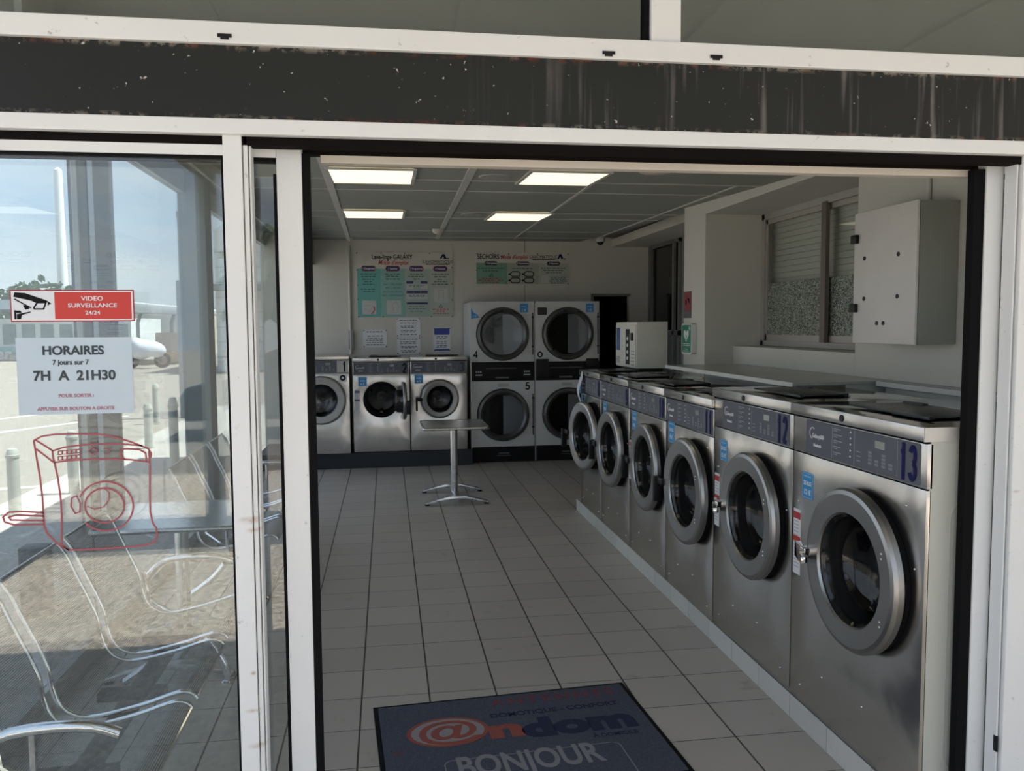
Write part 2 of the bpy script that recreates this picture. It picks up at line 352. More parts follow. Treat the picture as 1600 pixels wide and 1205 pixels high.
def ell(cx, cz, rx, rz, a0, a1, n=18): return [(cx+rx*math.cos(math.radians(a0+(a1-a0)*i/n)), cz+rz*math.sin(math.radians(a0+(a1-a0)*i/n))) for i in range(n+1)]
DIG = {'0': [ell(.5, .5, .5, .5, 0, 360)], '1': [[(.66, -.1), (.66, 1.1)], [(.66, .90), (.50, .80), (.22, .77)]],
       '2': [ell(.5, .70, .48, .30, 165, -25)+[(0, .0)], [(0, 0), (1, 0)]],
       '3': [ell(.45, .75, .46, .25, 160, -90), ell(.45, .25, .52, .25, 90, -165)],
       '4': [[(.72, 0), (.72, 1), (0, .32), (1, .32)]], '5': [[(.92, 1), (.18, 1), (.10, .56)]+ell(.45, .32, .52, .32, 120, -155)],
       '8': [ell(.5, .75, .42, .25, 0, 360), ell(.5, .25, .5, .25, 0, 360)], '9': [ell(.5, .68, .5, .32, 0, 360), [(1, .68), (1, .35)]+ell(.5, .28, .5, .28, 0, -150)],
       'o': [ell(.5, .32, .5, .32, 0, 360)]}
def numeral(parent, s, cx, y, cz, h, w, th, m_, gap=.30):
    W_ = len(s)*w+(len(s)-1)*w*gap; x = cx-W_/2
    for ch in s:
        mb = MB()
        for k_, path in enumerate(DIG[ch]): ribbon(mb, [(x+th/2+px_*(w-th), cz-h/2+th/2+pz_*(h-th)) for px_, pz_ in path], th, y-.0008-.0003*k_, y)
        mb.build('number_'+{'0': 'zero', '1': 'one', '2': 'two', '3': 'three', '4': 'four', '5': 'five', '8': 'eight', '9': 'nine', 'o': 'mark'}[ch], m_, parent, smooth=False); x += w*(1+gap)
# ================================================================== STRUCTURE
def ceil_z(y): return 2.565+(y-3.8)*.037
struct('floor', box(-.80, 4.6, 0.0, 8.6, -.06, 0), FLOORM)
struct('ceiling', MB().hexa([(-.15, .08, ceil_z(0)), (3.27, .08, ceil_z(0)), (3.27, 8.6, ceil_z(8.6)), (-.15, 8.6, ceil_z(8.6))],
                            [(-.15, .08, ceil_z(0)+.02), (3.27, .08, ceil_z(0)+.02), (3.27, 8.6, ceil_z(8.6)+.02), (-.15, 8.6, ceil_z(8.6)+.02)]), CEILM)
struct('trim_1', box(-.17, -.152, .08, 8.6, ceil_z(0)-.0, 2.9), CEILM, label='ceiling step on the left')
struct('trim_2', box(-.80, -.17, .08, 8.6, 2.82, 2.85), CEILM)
struct('trim_3', box(3.27, 4.6, 4.26, 8.6, 2.80, 2.84), mat('stained_plaster', (.30, .28, .25), .9, noise=(3, .25, .03)))
# back wall: full-height board wall, dark store room opening at its right
struct('wall_back', MB().box(-.80, 3.44, 8.6, 8.7, 0, 2.95).box(3.44, 3.94, 8.6, 8.7, 2.03, 2.95).box(3.94, 4.6, 8.6, 8.7, 0, 2.95), WALL)
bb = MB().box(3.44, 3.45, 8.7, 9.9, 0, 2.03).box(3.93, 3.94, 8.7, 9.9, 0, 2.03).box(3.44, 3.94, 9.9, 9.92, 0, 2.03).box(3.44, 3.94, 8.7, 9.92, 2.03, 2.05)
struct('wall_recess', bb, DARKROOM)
struct('trim_4', MB().box(3.42, 3.45, 8.57, 8.6, 0, 2.05).box(3.42, 3.95, 8.57, 8.6, 2.03, 2.06), mat('grey_trim', (.20, .20, .18), .6))
struct('trim_5', MB().box(2.528, 2.534, 8.596, 8.6, 0, 2.75), mat('dark_joint', (.10, .10, .09), .8), label='dark joint between the wall boards')
# right side
struct('wall_right', MB().box(3.34, 3.60, .02, 2.13, 0, 2.475).box(3.34, 3.60, 2.13, 3.8, 0, 1.488).box(3.585, 3.9, 2.13, 3.8, 1.488, 1.50)
       .box(3.585, 3.7, 2.13, 2.30, 1.49, 2.475), WALLR, bevel=.004)
struct('wall_sun_block', box(3.70, 3.75, 2.1, 3.9, 1.40, 2.60), mat('sun_block', (.4, .4, .37), .8))  # unseen panel added behind the roller shutter to block leaking sun
struct('wall_end', box(3.11, 3.75, 3.8, 4.25, 0, 2.60), WALLR, bevel=.003)
struct('trim_6', MB().box(3.11, 3.30, .1, 3.8, 2.475, 2.565).box(3.30, 3.9, .1, 3.8, 2.475, 2.60), WALLR, label='boxed beam along the right wall')
struct('trim_7', MB().box(3.70, 3.86, 4.26, 8.6, 2.672, 2.775).box(3.86, 4.25, 4.26, 8.6, 2.675, 2.70), mat('cream_beam', (.66, .62, .54), .7), label='beam along the rear right')
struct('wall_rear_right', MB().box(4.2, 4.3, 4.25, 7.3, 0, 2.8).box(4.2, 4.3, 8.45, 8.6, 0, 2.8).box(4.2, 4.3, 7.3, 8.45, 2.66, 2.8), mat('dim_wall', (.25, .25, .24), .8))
struct('trim_8', MB().box(4.17, 4.2, 7.30, 7.36, 0, 2.67).box(4.17, 4.2, 7.50, 7.56, 0, 2.67).box(4.17, 4.2, 8.39, 8.45, 0, 2.67).box(4.17, 4.2, 7.3, 8.45, 2.63, 2.68).box(4.17, 4.2, 7.3, 8.45, 1.52, 1.58), mat('grey_door_frame', (.17, .17, .16), .5))
struct('door_3', MB().box(4.205, 4.23, 7.33, 8.42, .02, 1.55), mat('dull_grey_panel', (.13, .13, .135), .6))
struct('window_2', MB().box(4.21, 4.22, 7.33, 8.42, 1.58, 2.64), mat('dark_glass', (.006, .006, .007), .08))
struct('trim_9', MB().box(2.395, 3.11, .10, 5.0, 0, .10), CURBM, label='tiled curb under the right row of machines')
struct('trim_10', MB().box(-.75, 1.72, 7.57, 8.5, 0, .185), mat('dark_blue_plinth', (.012, .016, .024), .5), label='black plinth under the back row of machines')
# left wall: glazed, aluminium frame
lw = MB().box(-.80, -.74, 0, 8.6, 0, .09).box(-.80, -.74, 0, 8.6, 2.66, 2.84)
for y in (2.2, 6.4): lw.box(-.785, -.755, y, y+.035, .09, 2.66)
struct('window_3', lw, mat('grey_window_frame', (.45, .47, .46), .5), bevel=.003)
for i, (a, b_) in enumerate(((.02, 2.2), (2.235, 4.40), (4.62, 6.4), (6.435, 8.6))):
    struct('window_%d' % (4+i), box(-.774, -.768, a, b_, .09, 2.66), GLS)
struct('wall_left', MB().box(at_y(283, 500, 4.40).x, at_y(326, 500, 4.40).x, 4.40, 4.62, 0, 2.84), mat('grey_painted_pillar', (.22, .25, .26), .6, noise=(2, .08, .05)), bevel=.006)
# roof and front canopy; its open bay is made up to let sun onto the paving
SOF = mat('grey_soffit', (.42, .43, .40), .7, noise=(1.2, .06, .05))
struct('trim_11', MB().box(-.86, 6.5, -.02, 9.0, 2.95, 3.10), mat('roof_edge', (.45, .44, .41), .7))
rf = MB().box(-.86, 6.5, -2.15, -.02, 2.95, 3.10).box(-.86, 6.5, -5.2, -4.0, 2.95, 3.10).box(-.86, -.3, -4.0, -2.15, 2.95, 3.10).box(3.4, 6.5, -4.0, -2.15, 2.95, 3.10)
struct('trim_12', rf, SOF, label='canopy over the entrance with an unseen bay added to let sun through')
rb = MB()
for x in (.02, 1.05, 2.1, 3.15, 4.2): rb.box(x, x+.05, -2.15, -.05, 2.935, 2.95)
struct('trim_13', rb, mat('soffit_batten', (.42, .43, .40), .6), label='battens under the canopy')
for x in (-.8, 6.3): struct('trim_14' if x < 0 else 'trim_15', box(x, x+.14, -5.15, -5.0, 0, 2.95), mat('canopy_post', (.5, .5, .48), .5), label='canopy post')
# ================================================================== FACADE
XL, XR = -.80, 4.6
struct('trim_16', MB().box(XL, XR, -.035, .06, 2.358, 2.411), WHITED, bevel=.003, label='white rail above the dark fascia')
FAS = mat('dark_fascia', (.014, .0155, .0145), .5, noise=(1.2, .35, .1), spec=.3)
def fascia():
    t = FAS.node_tree; b = t.nodes['Principled BSDF']; src = b.inputs['Base Color'].links[0].from_socket
    g = nn(t, 'ShaderNodeNewGeometry'); s = nn(t, 'ShaderNodeSeparateXYZ'); t.links.new(g.outputs['Position'], s.inputs[0])
    # vertical drips on the right side
    mp_ = nn(t, 'ShaderNodeMapping'); mp_.inputs['Scale'].default_value = (1, 1, .05); t.links.new(g.outputs['Position'], mp_.inputs[0])
    n = nn(t, 'ShaderNodeTexNoise', Scale=22.0, Detail=3.0, Roughness=.7); t.links.new(mp_.outputs[0], n.inputs['Vector'])
    c = nn(t, 'ShaderNodeValToRGB'); c.color_ramp.elements[0].position = .54; c.color_ramp.elements[1].position = .68; t.links.new(n.outputs['Fac'], c.inputs[0])
    xr = nn(t, 'ShaderNodeMapRange', clamp=True); xr.inputs['From Min'].default_value = .9; xr.inputs['From Max'].default_value = 1.7; xr.inputs['To Max'].default_value = 1.1; t.links.new(s.outputs['X'], xr.inputs['Value'])
    n2 = nn(t, 'ShaderNodeTexNoise', Scale=9.0, Detail=2.0); t.links.new(g.outputs['Position'], n2.inputs['Vector'])
    zz = nn(t, 'ShaderNodeMapRange', clamp=True); zz.inputs['From Min'].default_value = 2.16; zz.inputs['From Max'].default_value = 2.33; t.links.new(s.outputs['Z'], zz.inputs['Value'])
    m1 = nn(t, 'ShaderNodeMath', operation='MULTIPLY'); t.links.new(c.outputs[0], m1.inputs[0]); t.links.new(xr.outputs[0], m1.inputs[1])
    m1b = nn(t, 'ShaderNodeMath', operation='MULTIPLY'); t.links.new(m1.outputs[0], m1b.inputs[0]); t.links.new(n2.outputs['Fac'], m1b.inputs[1])
    a = nn(t, 'ShaderNodeMix', data_type='RGBA'); t.links.new(m1b.outputs[0], a.inputs[0]); t.links.new(src, a.inputs[6]); a.inputs[7].default_value = (.19, .175, .165, 1)
    # light specks
    v = nn(t, 'ShaderNodeTexNoise', Scale=75.0, Detail=1.0); t.links.new(g.outputs['Position'], v.inputs['Vector'])
    vc = nn(t, 'ShaderNodeValToRGB'); vc.color_ramp.elements[0].position = .76; vc.color_ramp.elements[1].position = .80; t.links.new(v.outputs['Fac'], vc.inputs[0])
    a2 = nn(t, 'ShaderNodeMix', data_type='RGBA'); t.links.new(vc.outputs[0], a2.inputs[0]); t.links.new(a.outputs[2], a2.inputs[6]); a2.inputs[7].default_value = (.45, .43, .40, 1)
    # flaking and rust along both edges
    ab = nn(t, 'ShaderNodeMath', operation='SUBTRACT'); t.links.new(s.outputs['Z'], ab.inputs[0]); ab.inputs[1].default_value = 2.268
    ab2 = nn(t, 'ShaderNodeMath', operation='ABSOLUTE'); t.links.new(ab.outputs[0], ab2.inputs[0])
    er = nn(t, 'ShaderNodeMapRange', clamp=True); er.inputs['From Min'].default_value = .076; er.inputs['From Max'].default_value = .092; t.links.new(ab2.outputs[0], er.inputs['Value'])
    n4 = nn(t, 'ShaderNodeTexNoise', Scale=30.0, Detail=5.0, Roughness=.7); t.links.new(g.outputs['Position'], n4.inputs['Vector'])
    c4 = nn(t, 'ShaderNodeValToRGB'); c4.color_ramp.elements[0].position = .49; c4.color_ramp.elements[1].position = .57; t.links.new(n4.outputs['Fac'], c4.inputs[0])
    m4 = nn(t, 'ShaderNodeMath', operation='MULTIPLY'); t.links.new(er.outputs[0], m4.inputs[0]); t.links.new(c4.outputs[0], m4.inputs[1])
    n5 = nn(t, 'ShaderNodeTexNoise', Scale=3.0, Detail=3.0); t.links.new(g.outputs['Position'], n5.inputs['Vector'])
    c5 = nn(t, 'ShaderNodeValToRGB'); c5.color_ramp.elements[0].position = .45; c5.color_ramp.elements[1].position = .55; t.links.new(n5.outputs['Fac'], c5.inputs[0])
    c5.color_ramp.elements[0].color = (.27, .24, .20, 1); c5.color_ramp.elements[1].color = (.13, .035, .015, 1)
    a3 = nn(t, 'ShaderNodeMix', data_type='RGBA'); t.links.new(m4.outputs[0], a3.inputs[0]); t.links.new(a2.outputs[2], a3.inputs[6]); t.links.new(c5.outputs[0], a3.inputs[7])
    t.links.new(a3.outputs[2], b.inputs['Base Color'])
fascia()
struct('trim_17', MB().box(XL, XR, -.02, .05, 2.176, 2.36), FAS, label='dark weathered fascia over the doors')
struct('trim_18', MB().box(XL, XR, -.032, .13, 2.140, 2.178), WHITED, bevel=.003, label='white door head rail')
struct('trim_19', MB().box(XL, XR, -.004, .04, 2.118, 2.142).box(XL, XR, .10, .125, 2.118, 2.142), DARKGAP, label='sliding door track')
struct('trim_20', MB().box(.57, 2.50, .10, .14, 2.098, 2.120), mat('cream_inner_rail', (.62, .57, .50), .5), bevel=.002)
# transom windows
struct('trim_21', MB().box(1.449, 1.532, -.025, .05, 2.411, 2.95), WHITED, bevel=.003, label='white mullion between the transom windows')
struct('trim_22', MB().box(1.436, 1.449, -.01, .03, 2.411, 2.95).box(XL, XR, -.005, .03, 2.409, 2.416), BLACK)
struct('window_8', box(XL, 1.44, .008, .014, 2.411, 2.95), GLSF); struct('window_9', box(1.53, XR, .008, .014, 2.411, 2.95), GLSF)
struct('wall_above', box(XL, XR, .30, .33, 2.43, 2.95), mat('void_lining', (.22, .22, .20), .9), label='lining above the ceiling')
# drain slots in the white rail
for (px, py) in ((351, 57), (951, 84), (1119, 90)):
    p = at_y(px, py, -.035)
    o = MB().prism([(p.x-.017, p.z+.006), (p.x+.017, p.z+.006), (p.x+.017, p.z-.002), (p.x+.010, p.z-.002), (p.x+.010, p.z-.007), (p.x-.010, p.z-.007), (p.x-.010, p.z-.002), (p.x-.017, p.z-.002)], -.0385, -.0345).build('drain_slot_cover', BLKPL, None)
    tag(o, {351: 'small black drain slot cap on the white rail, leftmost above the left glass', 951: 'small black drain slot cap on the white rail just left of the transom mullion', 1119: 'small pale-edged drain slot cap on the white rail right of the transom mullion'}[px], 'slot cap')
# left fixed panel
struct('trim_23', MB().box(XL, .338, -.004, .036, 2.092, 2.120), WHITED, bevel=.002, label='top rail of the fixed left panel')
struct('trim_24', MB().box(.338, .384, -.012, .036, 0, 2.142).box(.386, .397, -.004, .04, 0, 2.142).box(.399, .404, .004, .05, 0, 2.142), WHITED, bevel=.002, label='white stile of the fixed left panel with seams')
struct('trim_25', MB().box(.331, .338, .0, .03, .1, 2.092).box(XL, .338, .0, .03, 2.086, 2.092), BLACK, label='black glazing gasket')
struct('trim_26', MB().box(XL, .338, -.004, .036, 0, .10), WHITED, bevel=.003)
struct('window_1', box(XL, .333, .010, .016, .10, 2.088), GLSF)
# left sliding leaf (open)
def leaf(name, sx0, sx1, bx0, bx1, gx0, gx1, lab):
    d = MB().box(sx0, sx1, .06, .10, .01, 2.138).build(name, WHITED, None, bevel=.003); d['kind'] = 'structure'; d['label'] = lab
    MB().box(gx0, gx1, .06, .10, 2.101, 2.138).box(gx0, gx1, .06, .10, .01, .10).build('door_rail', WHITED, d, bevel=.002)
    MB().box(bx0, bx1, .066, .096, .01, 2.115).build('brush_seal', BLACK, d)
    MB().box(gx0, gx1, .062, .098, 2.091, 2.101).build('glazing_gasket', BLACK, d)
    MB().box(gx0, gx1, .077, .083, .10, 2.095).build('door_glass', GLSF, d)
    return d
leaf('door_1', .459, .524, .524, .544, -.62, .459, 'open left sliding door leaf with white stile')
dr = leaf('door_2', 2.517, 2.574, 2.482, 2.517, 2.574, 3.6, 'open right sliding door leaf with white stile')
MB().box(.450, .457, .066, .09, .1, 2.06).build('edge_gasket', BLACK, bpy.data.objects['door_1'])
struct('trim_27', MB().box(2.567, 2.573, .0, .05, 0, 2.142).box(2.578, 2.70, -.012, .05, 0, 2.142), WHITED, bevel=.003, label='white post right of the doors')
struct('trim_28', MB().box(2.70, XR, -.004, .036, 2.092, 2.120).box(2.70, XR, -.004, .036, 0, .1), WHITED)
struct('window_10', box(2.70, XR, .010, .016, .10, 2.092), GLSF)
lk = at_y(1559, 1160, .0)
tag(box(2.566, 2.572, -.004, .012, lk.z-.03, lk.z+.02).build('door_stop', BLKPL, None, bevel=.002), 'small black stop on the side of the white right post', 'door stop')
# rust stains on the left stile are small scabs
# ================================================================== GLASS SIGNS
def P0(px, py, Y=-.0): p = at_y(px, py, Y); return (p.x, p.z)
YS = .0095
# video surveillance sticker
a = P0(15, 453, YS); b_ = P0(211, 502, YS); x0, x1, z1, z0 = a[0], b_[0], a[1], b_[1]
r = thing('surveillance_sticker', ((x0+x1)/2, YS, z0), 0, 'red and white video surveillance sticker with a camera symbol on the left glass', 'sticker')
ox, oz = (x0+x1)/2, z0
RS = mat('sticker_red', (.55, .035, .025), .4); WS = mat('sticker_white', (.72, .74, .78), .4)
MB().box(x0-ox, x1-ox, -.0008, 0, 0, z1-oz).build('border', mat('sticker_dark_red', (.35, .02, .02), .4), r)
MB().box(x0-ox+.003, x1-ox-.003, -.0014, -.0008, .003, z1-oz-.003).build('white_panel', WS, r)
w = x1-x0; h = z1-z0
MB().box(-ox+x0+w*.355, x1-ox-.007, -.002, -.0014, .006, h-.006).build('red_panel', RS, r)
for s_, zz, sz in (('VIDEO', .72, .0155), ('SURVEILLANCE', .5, .0150), ('24/24', .27, .0135)):
    text(r, s_, sz, w*.16, -.0025, h*zz, WS, bold=.0002, sx=1.15)
cm = MB()
def cp(u, v): return (-w/2+w*u, h*v)      # sticker fractions, from the left and from the bottom
for poly in ([(.03, .80), (.04, .92), (.12, .90), (.29, .67), (.33, .56), (.31, .54), (.30, .50), (.30, .61), (.20, .60), (.17, .66), (.03, .78)],
             [(.03, .71), (.04, .73), (.17, .44), (.16, .42)], [(.04, .35), (.08, .35), (.09, .28), (.05, .27)],
             [(.03, .08), (.045, .08), (.045, .36), (.03, .36)], [(.05, .24), (.16, .32), (.16, .29), (.09, .21), (.08, .08), (.05, .08)],
             [(.10, .52), (.145, .50), (.15, .40), (.12, .38)]):
    cm.prism([cp(*q) for q in poly], -.0022, -.0014)
ribbon(cm, [cp(*q) for q in ((.185, .42), (.215, .60), (.285, .60), (.265, .40), (.185, .40))], .0035, -.0022, -.0014)
cm.build('camera_symbol', BLKINK, r)
# opening hours sheet
a = P0(24, 528, YS); b_ = P0(210, 645, YS); x0, x1, z1, z0 = a[0], b_[0], a[1], b_[1]; ox = (x0+x1)/2; w = x1-x0; h = z1-z0
r = thing('opening_hours_sheet', (ox, YS, z0), 0, 'pale blue opening hours sheet taped on the left glass under the red sticker', 'notice')
MB().box(-w/2, w/2, -.0008, 0, 0, h).build('paper', mat('pale_blue_paper', (.50, .60, .68), .25), r, smooth=False)
DK = mat('dark_green_ink', (.02, .035, .045), .4); PK = mat('pink_ink', (.42, .16, .22), .5)
text(r, 'HORAIRES', .031, -.003, -.0014, h*.825, DK, bold=.0009, sx=1.02)
text(r, '7 jours sur 7', .0175, -.01, -.0014, h*.675, DK, bold=.0004, sx=.95)
text(r, '7H  A  21H30', .034, -.002, -.0014, h*.50, DK, bold=.001, sx=1.0)
text(r, 'POUR SORTIR :', .0125, 0, -.0014, h*.24, PK, bold=.0002)
text(r, 'APPUYER SUR BOUTON A DROITE', .0118, -.002, -.0014, h*.07, PK, bold=.0002, sx=1.0)
# red line drawing of a washing machine (the outline only)
def Z4(pts): return [P0(x/4.633, 640+y/4.635, .009) for x, y in pts]
dd = MB(); LW = .0042
strokes = [[(245, 225), (300, 195), (400, 180), (560, 176), (720, 180), (800, 192)], [(800, 192), (920, 225), (1020, 262), (1075, 285), (1095, 320), (1090, 350)],
           [(260, 222), (380, 297)], [(245, 225), (262, 330), (290, 490), (308, 640), (318, 800), (322, 850), (345, 900), (420, 975), (500, 1018)],
           [(262, 285), (390, 383)], [(380, 297), (385, 350), (395, 383)], [(380, 300), (460, 275), (580, 258), (700, 250), (880, 250), (1030, 262)],
           [(395, 383), (500, 370), (640, 360), (800, 358), (940, 362), (1078, 380)], [(395, 383), (420, 500), (440, 640), (447, 760), (447, 900), (445, 975), (500, 1018)],
           [(1078, 300), (1085, 400), (1085, 600), (1088, 740), (1105, 820), (1132, 860), (1138, 920), (1110, 965), (1040, 985), (900, 998), (700, 1010), (500, 1018)],
           [(905, 360), (870, 330), (880, 290), (910, 283), (1010, 290), (1055, 315), (1060, 375)],
           [(318, 748), (160, 738), (60, 745), (22, 780), (35, 815), (100, 835), (318, 832)], [(318, 772), (120, 765), (65, 780), (80, 800), (318, 806)]]
for st in strokes: ribbon(dd, Z4(st), LW, .0078, .0095)
for cx, cy, rx, ry, a0, a1 in ((765, 700, 200, 178, -2.75, 2.4), (758, 695, 142, 125, 0, 2*PI)):
    ribbon(dd, Z4([(cx+rx*math.cos(a0+(a1-a0)*i/40), cy+ry*math.sin(a0+(a1-a0)*i/40)) for i in range(41)]), LW, .0078, .0095)
ribbon(dd, Z4([(555, 625), (520, 640), (515, 700), (545, 752), (578, 742), (582, 680), (555, 625)]), LW*.8, .0078, .0095)
ribbon(dd, Z4([(632, 700), (690, 722), (750, 705), (790, 650), (790, 600), (760, 575)]), LW*.6, .0078, .0095)
for yy in (290, 330):
    for i in range(5):
        xx = 422+i*33; y0_ = yy+(4-i)*3
        ribbon(dd, Z4([(xx, y0_), (xx+28, y0_-3), (xx+28, y0_+22), (xx, y0_+25), (xx, y0_)]), LW*.5, .0078, .0095)
ribbon(dd, Z4([(640, 300), (672, 275), (706, 300), (672, 330), (640, 300)]), LW*.6, .0078, .0095)
ribbon(dd, Z4([(750, 290), (770, 278), (792, 290), (792, 310), (770, 323), (752, 315)]), LW*.6, .0078, .0095)
oo = P0(150, 860, 0)
o = dd.build('washing_machine_decal', mat('decal_red', (.36, .085, .10), .6), None, smooth=False, off=(oo[0], .009, oo[1]), loc=(oo[0], .009, oo[1]))
tag(o, 'red outline drawing of a washing machine stuck on the left glass', 'decal')
# printed list behind the gap of the right leaf
a = at_y(1566, 282, .076); b_ = at_y(1592, 482, .076)
r = thing('price_list_sheet', (2.69, .076, b_.z), 0, 'printed grey and white list sheet on the right sliding door glass behind the white post', 'notice')
hh = a.z-b_.z
MB().box(-.12, .12, -.001, 0, 0, hh).build('paper', mat('grey_paper', (.50, .51, .48), .4), r)
parts('heading_band', [(-.12, .12, -.0018, -.001, hh*(z-.07), hh*z) for z in (.93, .56)], mat('band_grey', (.30, .33, .38), .5), r)
mb = MB(); z = .83
while z > .05:
    if not (.44 < z < .60):
        mb.box(-.10, -.055-random.random()*.02, -.0016, -.001, hh*z, hh*(z+.014)); mb.box(-.10, -.06-random.random()*.02, -.0016, -.001, hh*(z-.03), hh*(z-.022))
    z -= .095
mb.build('print_lines', GRYINK, r)
# ================================================================== WASHING MACHINES
SCREW = MB().sphere((0, 0, 0), .0045, 8, 6, (1, .6, 1)).mesh('screw', CHROME)
def inst(me, name, parent, loc, rot=(0, 0, 0)):
    o = bpy.data.objects.new(name, me); COL.objects.link(o); o.parent = parent; o.location = loc; o.rotation_euler = rot; return o
def washer(num, origin, rz, w, zb, h, cx, cz, R, Rin, ang, label, big=False, D=.80, black_handle=True, price=None, dark_ring=False, warn=False, lid=True, numc=NAVY, paper=False):
    t = thing('washing_machine', origin, rz, label, 'washing machine', 'washing machines')
    g_ = .003; hp = h-.195                                  # top of the front panel
    b = MB().box(g_, .014, .012, D, zb, h-.045).box(w-.014, w-g_, .012, D, zb, h-.045).box(g_, w-g_, D-.012, D, zb, h-.045).box(g_, w-g_, .012, D, zb, zb+.012)
    body = b.build('body', PALE, t)
    if num == 13:
        gm = MB().tube([(w-g_, y, z) for y, z in [(q[0], q[1]) for q in rrect(.085, D-.05, zb+.11, h-.24, .05)]], .0022, 6, closed=True)
        gm.build('embossed_panel_line', mat('pale_groove', (.38, .39, .35), .5), body)
    fp = hole_plate(MB(), g_, w-g_, zb+.002, hp-.004, cx, cz, R*.86, 0, .016); fp.build('front_panel', STEEL, t, bevel=.0018)
    MB().box(g_+.004, w-g_-.004, .006, .02, hp-.02, hp+.004).build('seam', BLACK, t)
    cpn = MB().box(g_, w-g_, .0, .02, hp, h-.052).build('control_panel', STEEL, t, bevel=.002)
    px0 = .105 if big else .012; px1 = w-(.035 if big else .014)
    MB().prism(rrect(px0, px1, hp+.006, h-.056, .008 if big else .003), -.002, .0005).build('control_plate', PLATE, cpn)
    zc = (hp+h-.05)/2; sc = (px1-px0)/.72
    # maker's mark, text columns, display, keys, number
    ribbon(MB(), arc_pts(px0+.050*sc, zc+.016, .021, .9, 4.6, 14), .0035, -.0032, -.002).build('logo', WHTINK, cpn, smooth=False)
    text(cpn, 'Galaxy600', .023, px0+.092*sc, -.0028, zc+.006, WHTINK, bold=.0003, sx=.9)
    text(cpn, 'Huebsch', .016, px0+.088*sc, -.0028, zc-.030, WHTINK, bold=.0007)
    q = MB()
    for i in range(5):
        zz = zc+.05-i*.022; q.box(px0+.205*sc, px0+(.245+.02*random.random())*sc, -.0026, -.002, zz, zz+.0035); q.box(px0+.205*sc, px0+.23*sc, -.0026, -.002, zz-.007, zz-.004)
    for i in range(3): q.box(px0+.36*sc, px0+.385*sc, -.0026, -.002, zc-.012-i*.016, zc-.009-i*.016)
    for xx in (.195, .345, .60): q.box(px0+xx*sc, px0+xx*sc+.0015, -.0026, -.002, hp+.012, h-.062)
    q.build('printed_lines', GRYINK, cpn, smooth=False)
    q = MB()
    for i in range(5): q.lathe([(0, -.0028), (.004, -.0028), (.004, -.002)], (px0+.32*sc, 0, zc+.052-i*.022), 'y', 8)
    q.build('symbols', WHTINK, cpn)
    q = MB()
    for i, (dx, n_) in enumerate(((.435, 4), (.475, 2), (.515, 4), (.555, 2))):
        for k2 in range(n_): q.box(px0+dx*sc, px0+dx*sc+.022*sc, -.0035, -.002, zc-.044+k2*.0125, zc-.035+k2*.0125)
    q.build('keys', mat('key_grey', (.20, .215, .235), .5), cpn)
    MB().box(px0+.475*sc, px0+.53*sc, -.0035, -.002, zc+.018, zc+.044).build('display', mat('display_grey', (.26, .28, .26), .2), cpn)
    nx = px1-(.062 if num > 9 else .045)
    if num == 1:
        MB().box(px1-.125, px1+.003, -.0035, -.002, hp+.004, h-.054).build('number_plate', mat('number_plate', (.45, .45, .42), .5), cpn)
    numeral(cpn, str(num), nx, -.004, zc-.001, .118, .044 if num > 9 else .050, .0165, numc, .22)
    # top
    tp = MB().box(-.0, w, -.006, D, h-.045, h).build('top_panel', STEELT, t, bevel=.003)
    MB().box(.001, w-.001, -.016, -.004, h-.045, h-.0005).build('front_band', STEEL, t, bevel=.003)
    if num == 13: MB().box(w-.001, w+.003, -.016, D, h-.045, h-.001).build('side_band', mat('satin_steel', (.58, .57, .54), .5, .5), t)
    MB().box(.006, w-.006, -.006, .01, h-.053, h-.045).build('shadow_gap', BLACK, t)
    MB().lathe([(0, -.0195), (.012, -.0195), (.013, -.018), (.013, -.015)], (w*.45, 0, h-.023), 'y', 20).build('top_lock', BLKPL, t)
    if lid:
        lb = MB().hexa([(w*.28, .10, h+.006), (w*.82, .10, h+.006), (w*.80, .34, h+.010), (w*.30, .34, h+.010)], [(w*.28, .10, h+.013), (w*.82, .10, h+.013), (w*.80, .34, h+.017), (w*.30, .34, h+.017)])
        lb.box(w*.62, w*.86, .085, .105, h+.006, h+.018).box(w*.30, w*.44, .31, .335, h, h+.022).box(w*.3, w*.8, .32, .34, h, h+.012)
        lb.build('detergent_lid', mat('dark_lid', (.015, .017, .02), .3, spec=.3), t, bevel=.003)
    # drum, gasket
    dm = MB().lathe([(R*.80, .018), (Rin*1.12, .05), (Rin*1.12, .46), (.04, .50), (0, .50)], (cx, 0, cz), 'y', 40)
    for a in range(3):
        A = a*2*PI/3+.5; dm.lathe([(Rin*1.12, .08), (Rin*.93, .10), (Rin*.93, .42), (Rin*1.12, .45)], (cx, 0, cz), 'y', 3, a0=A-.12, a1=A+.12)
    drum = dm.build('drum', DRUM, t)
    hub = MB().lathe([(0, .475), (.055, .475), (.06, .485), (.06, .49)] if num > 3 else [(0, .20), (.010, .20), (.012, .19), (.040, .205), (.045, .23), (.06, .49)], (cx, 0, cz), 'y', 24); hub.build('drum_hub', mat('hub_plastic', (.85, .86, .86) if num < 4 else (.10, .10, .10), .4), drum)
    if num > 7:
        ribbon(MB(), arc_pts(cx, cz, .062, 0, 2*PI, 26, .082), .006, .465, .470).build('drum_emblem_ring', GRYINK, drum)
        text(drum, 'H', .12, cx, .464, cz, GRYINK, bold=.001, shear=.3, sx=.8)
    ga = MB().lathe([(R*.84, .0), (R*.97, -.001), (R*.97, -.018), (R*.80, -.022), (R*.80, .01)], (cx, 0, cz), 'y', 44, closed=True); ga.build('door_gasket', BLACK, t)
    # door: origin at the hinge on its right side
    hx = cx+R*.96
    RM_ = mat('dark_door_ring', (.05, .05, .055), .35, .8) if dark_ring else STEELR
    c0 = (cx-hx, 0, 0)
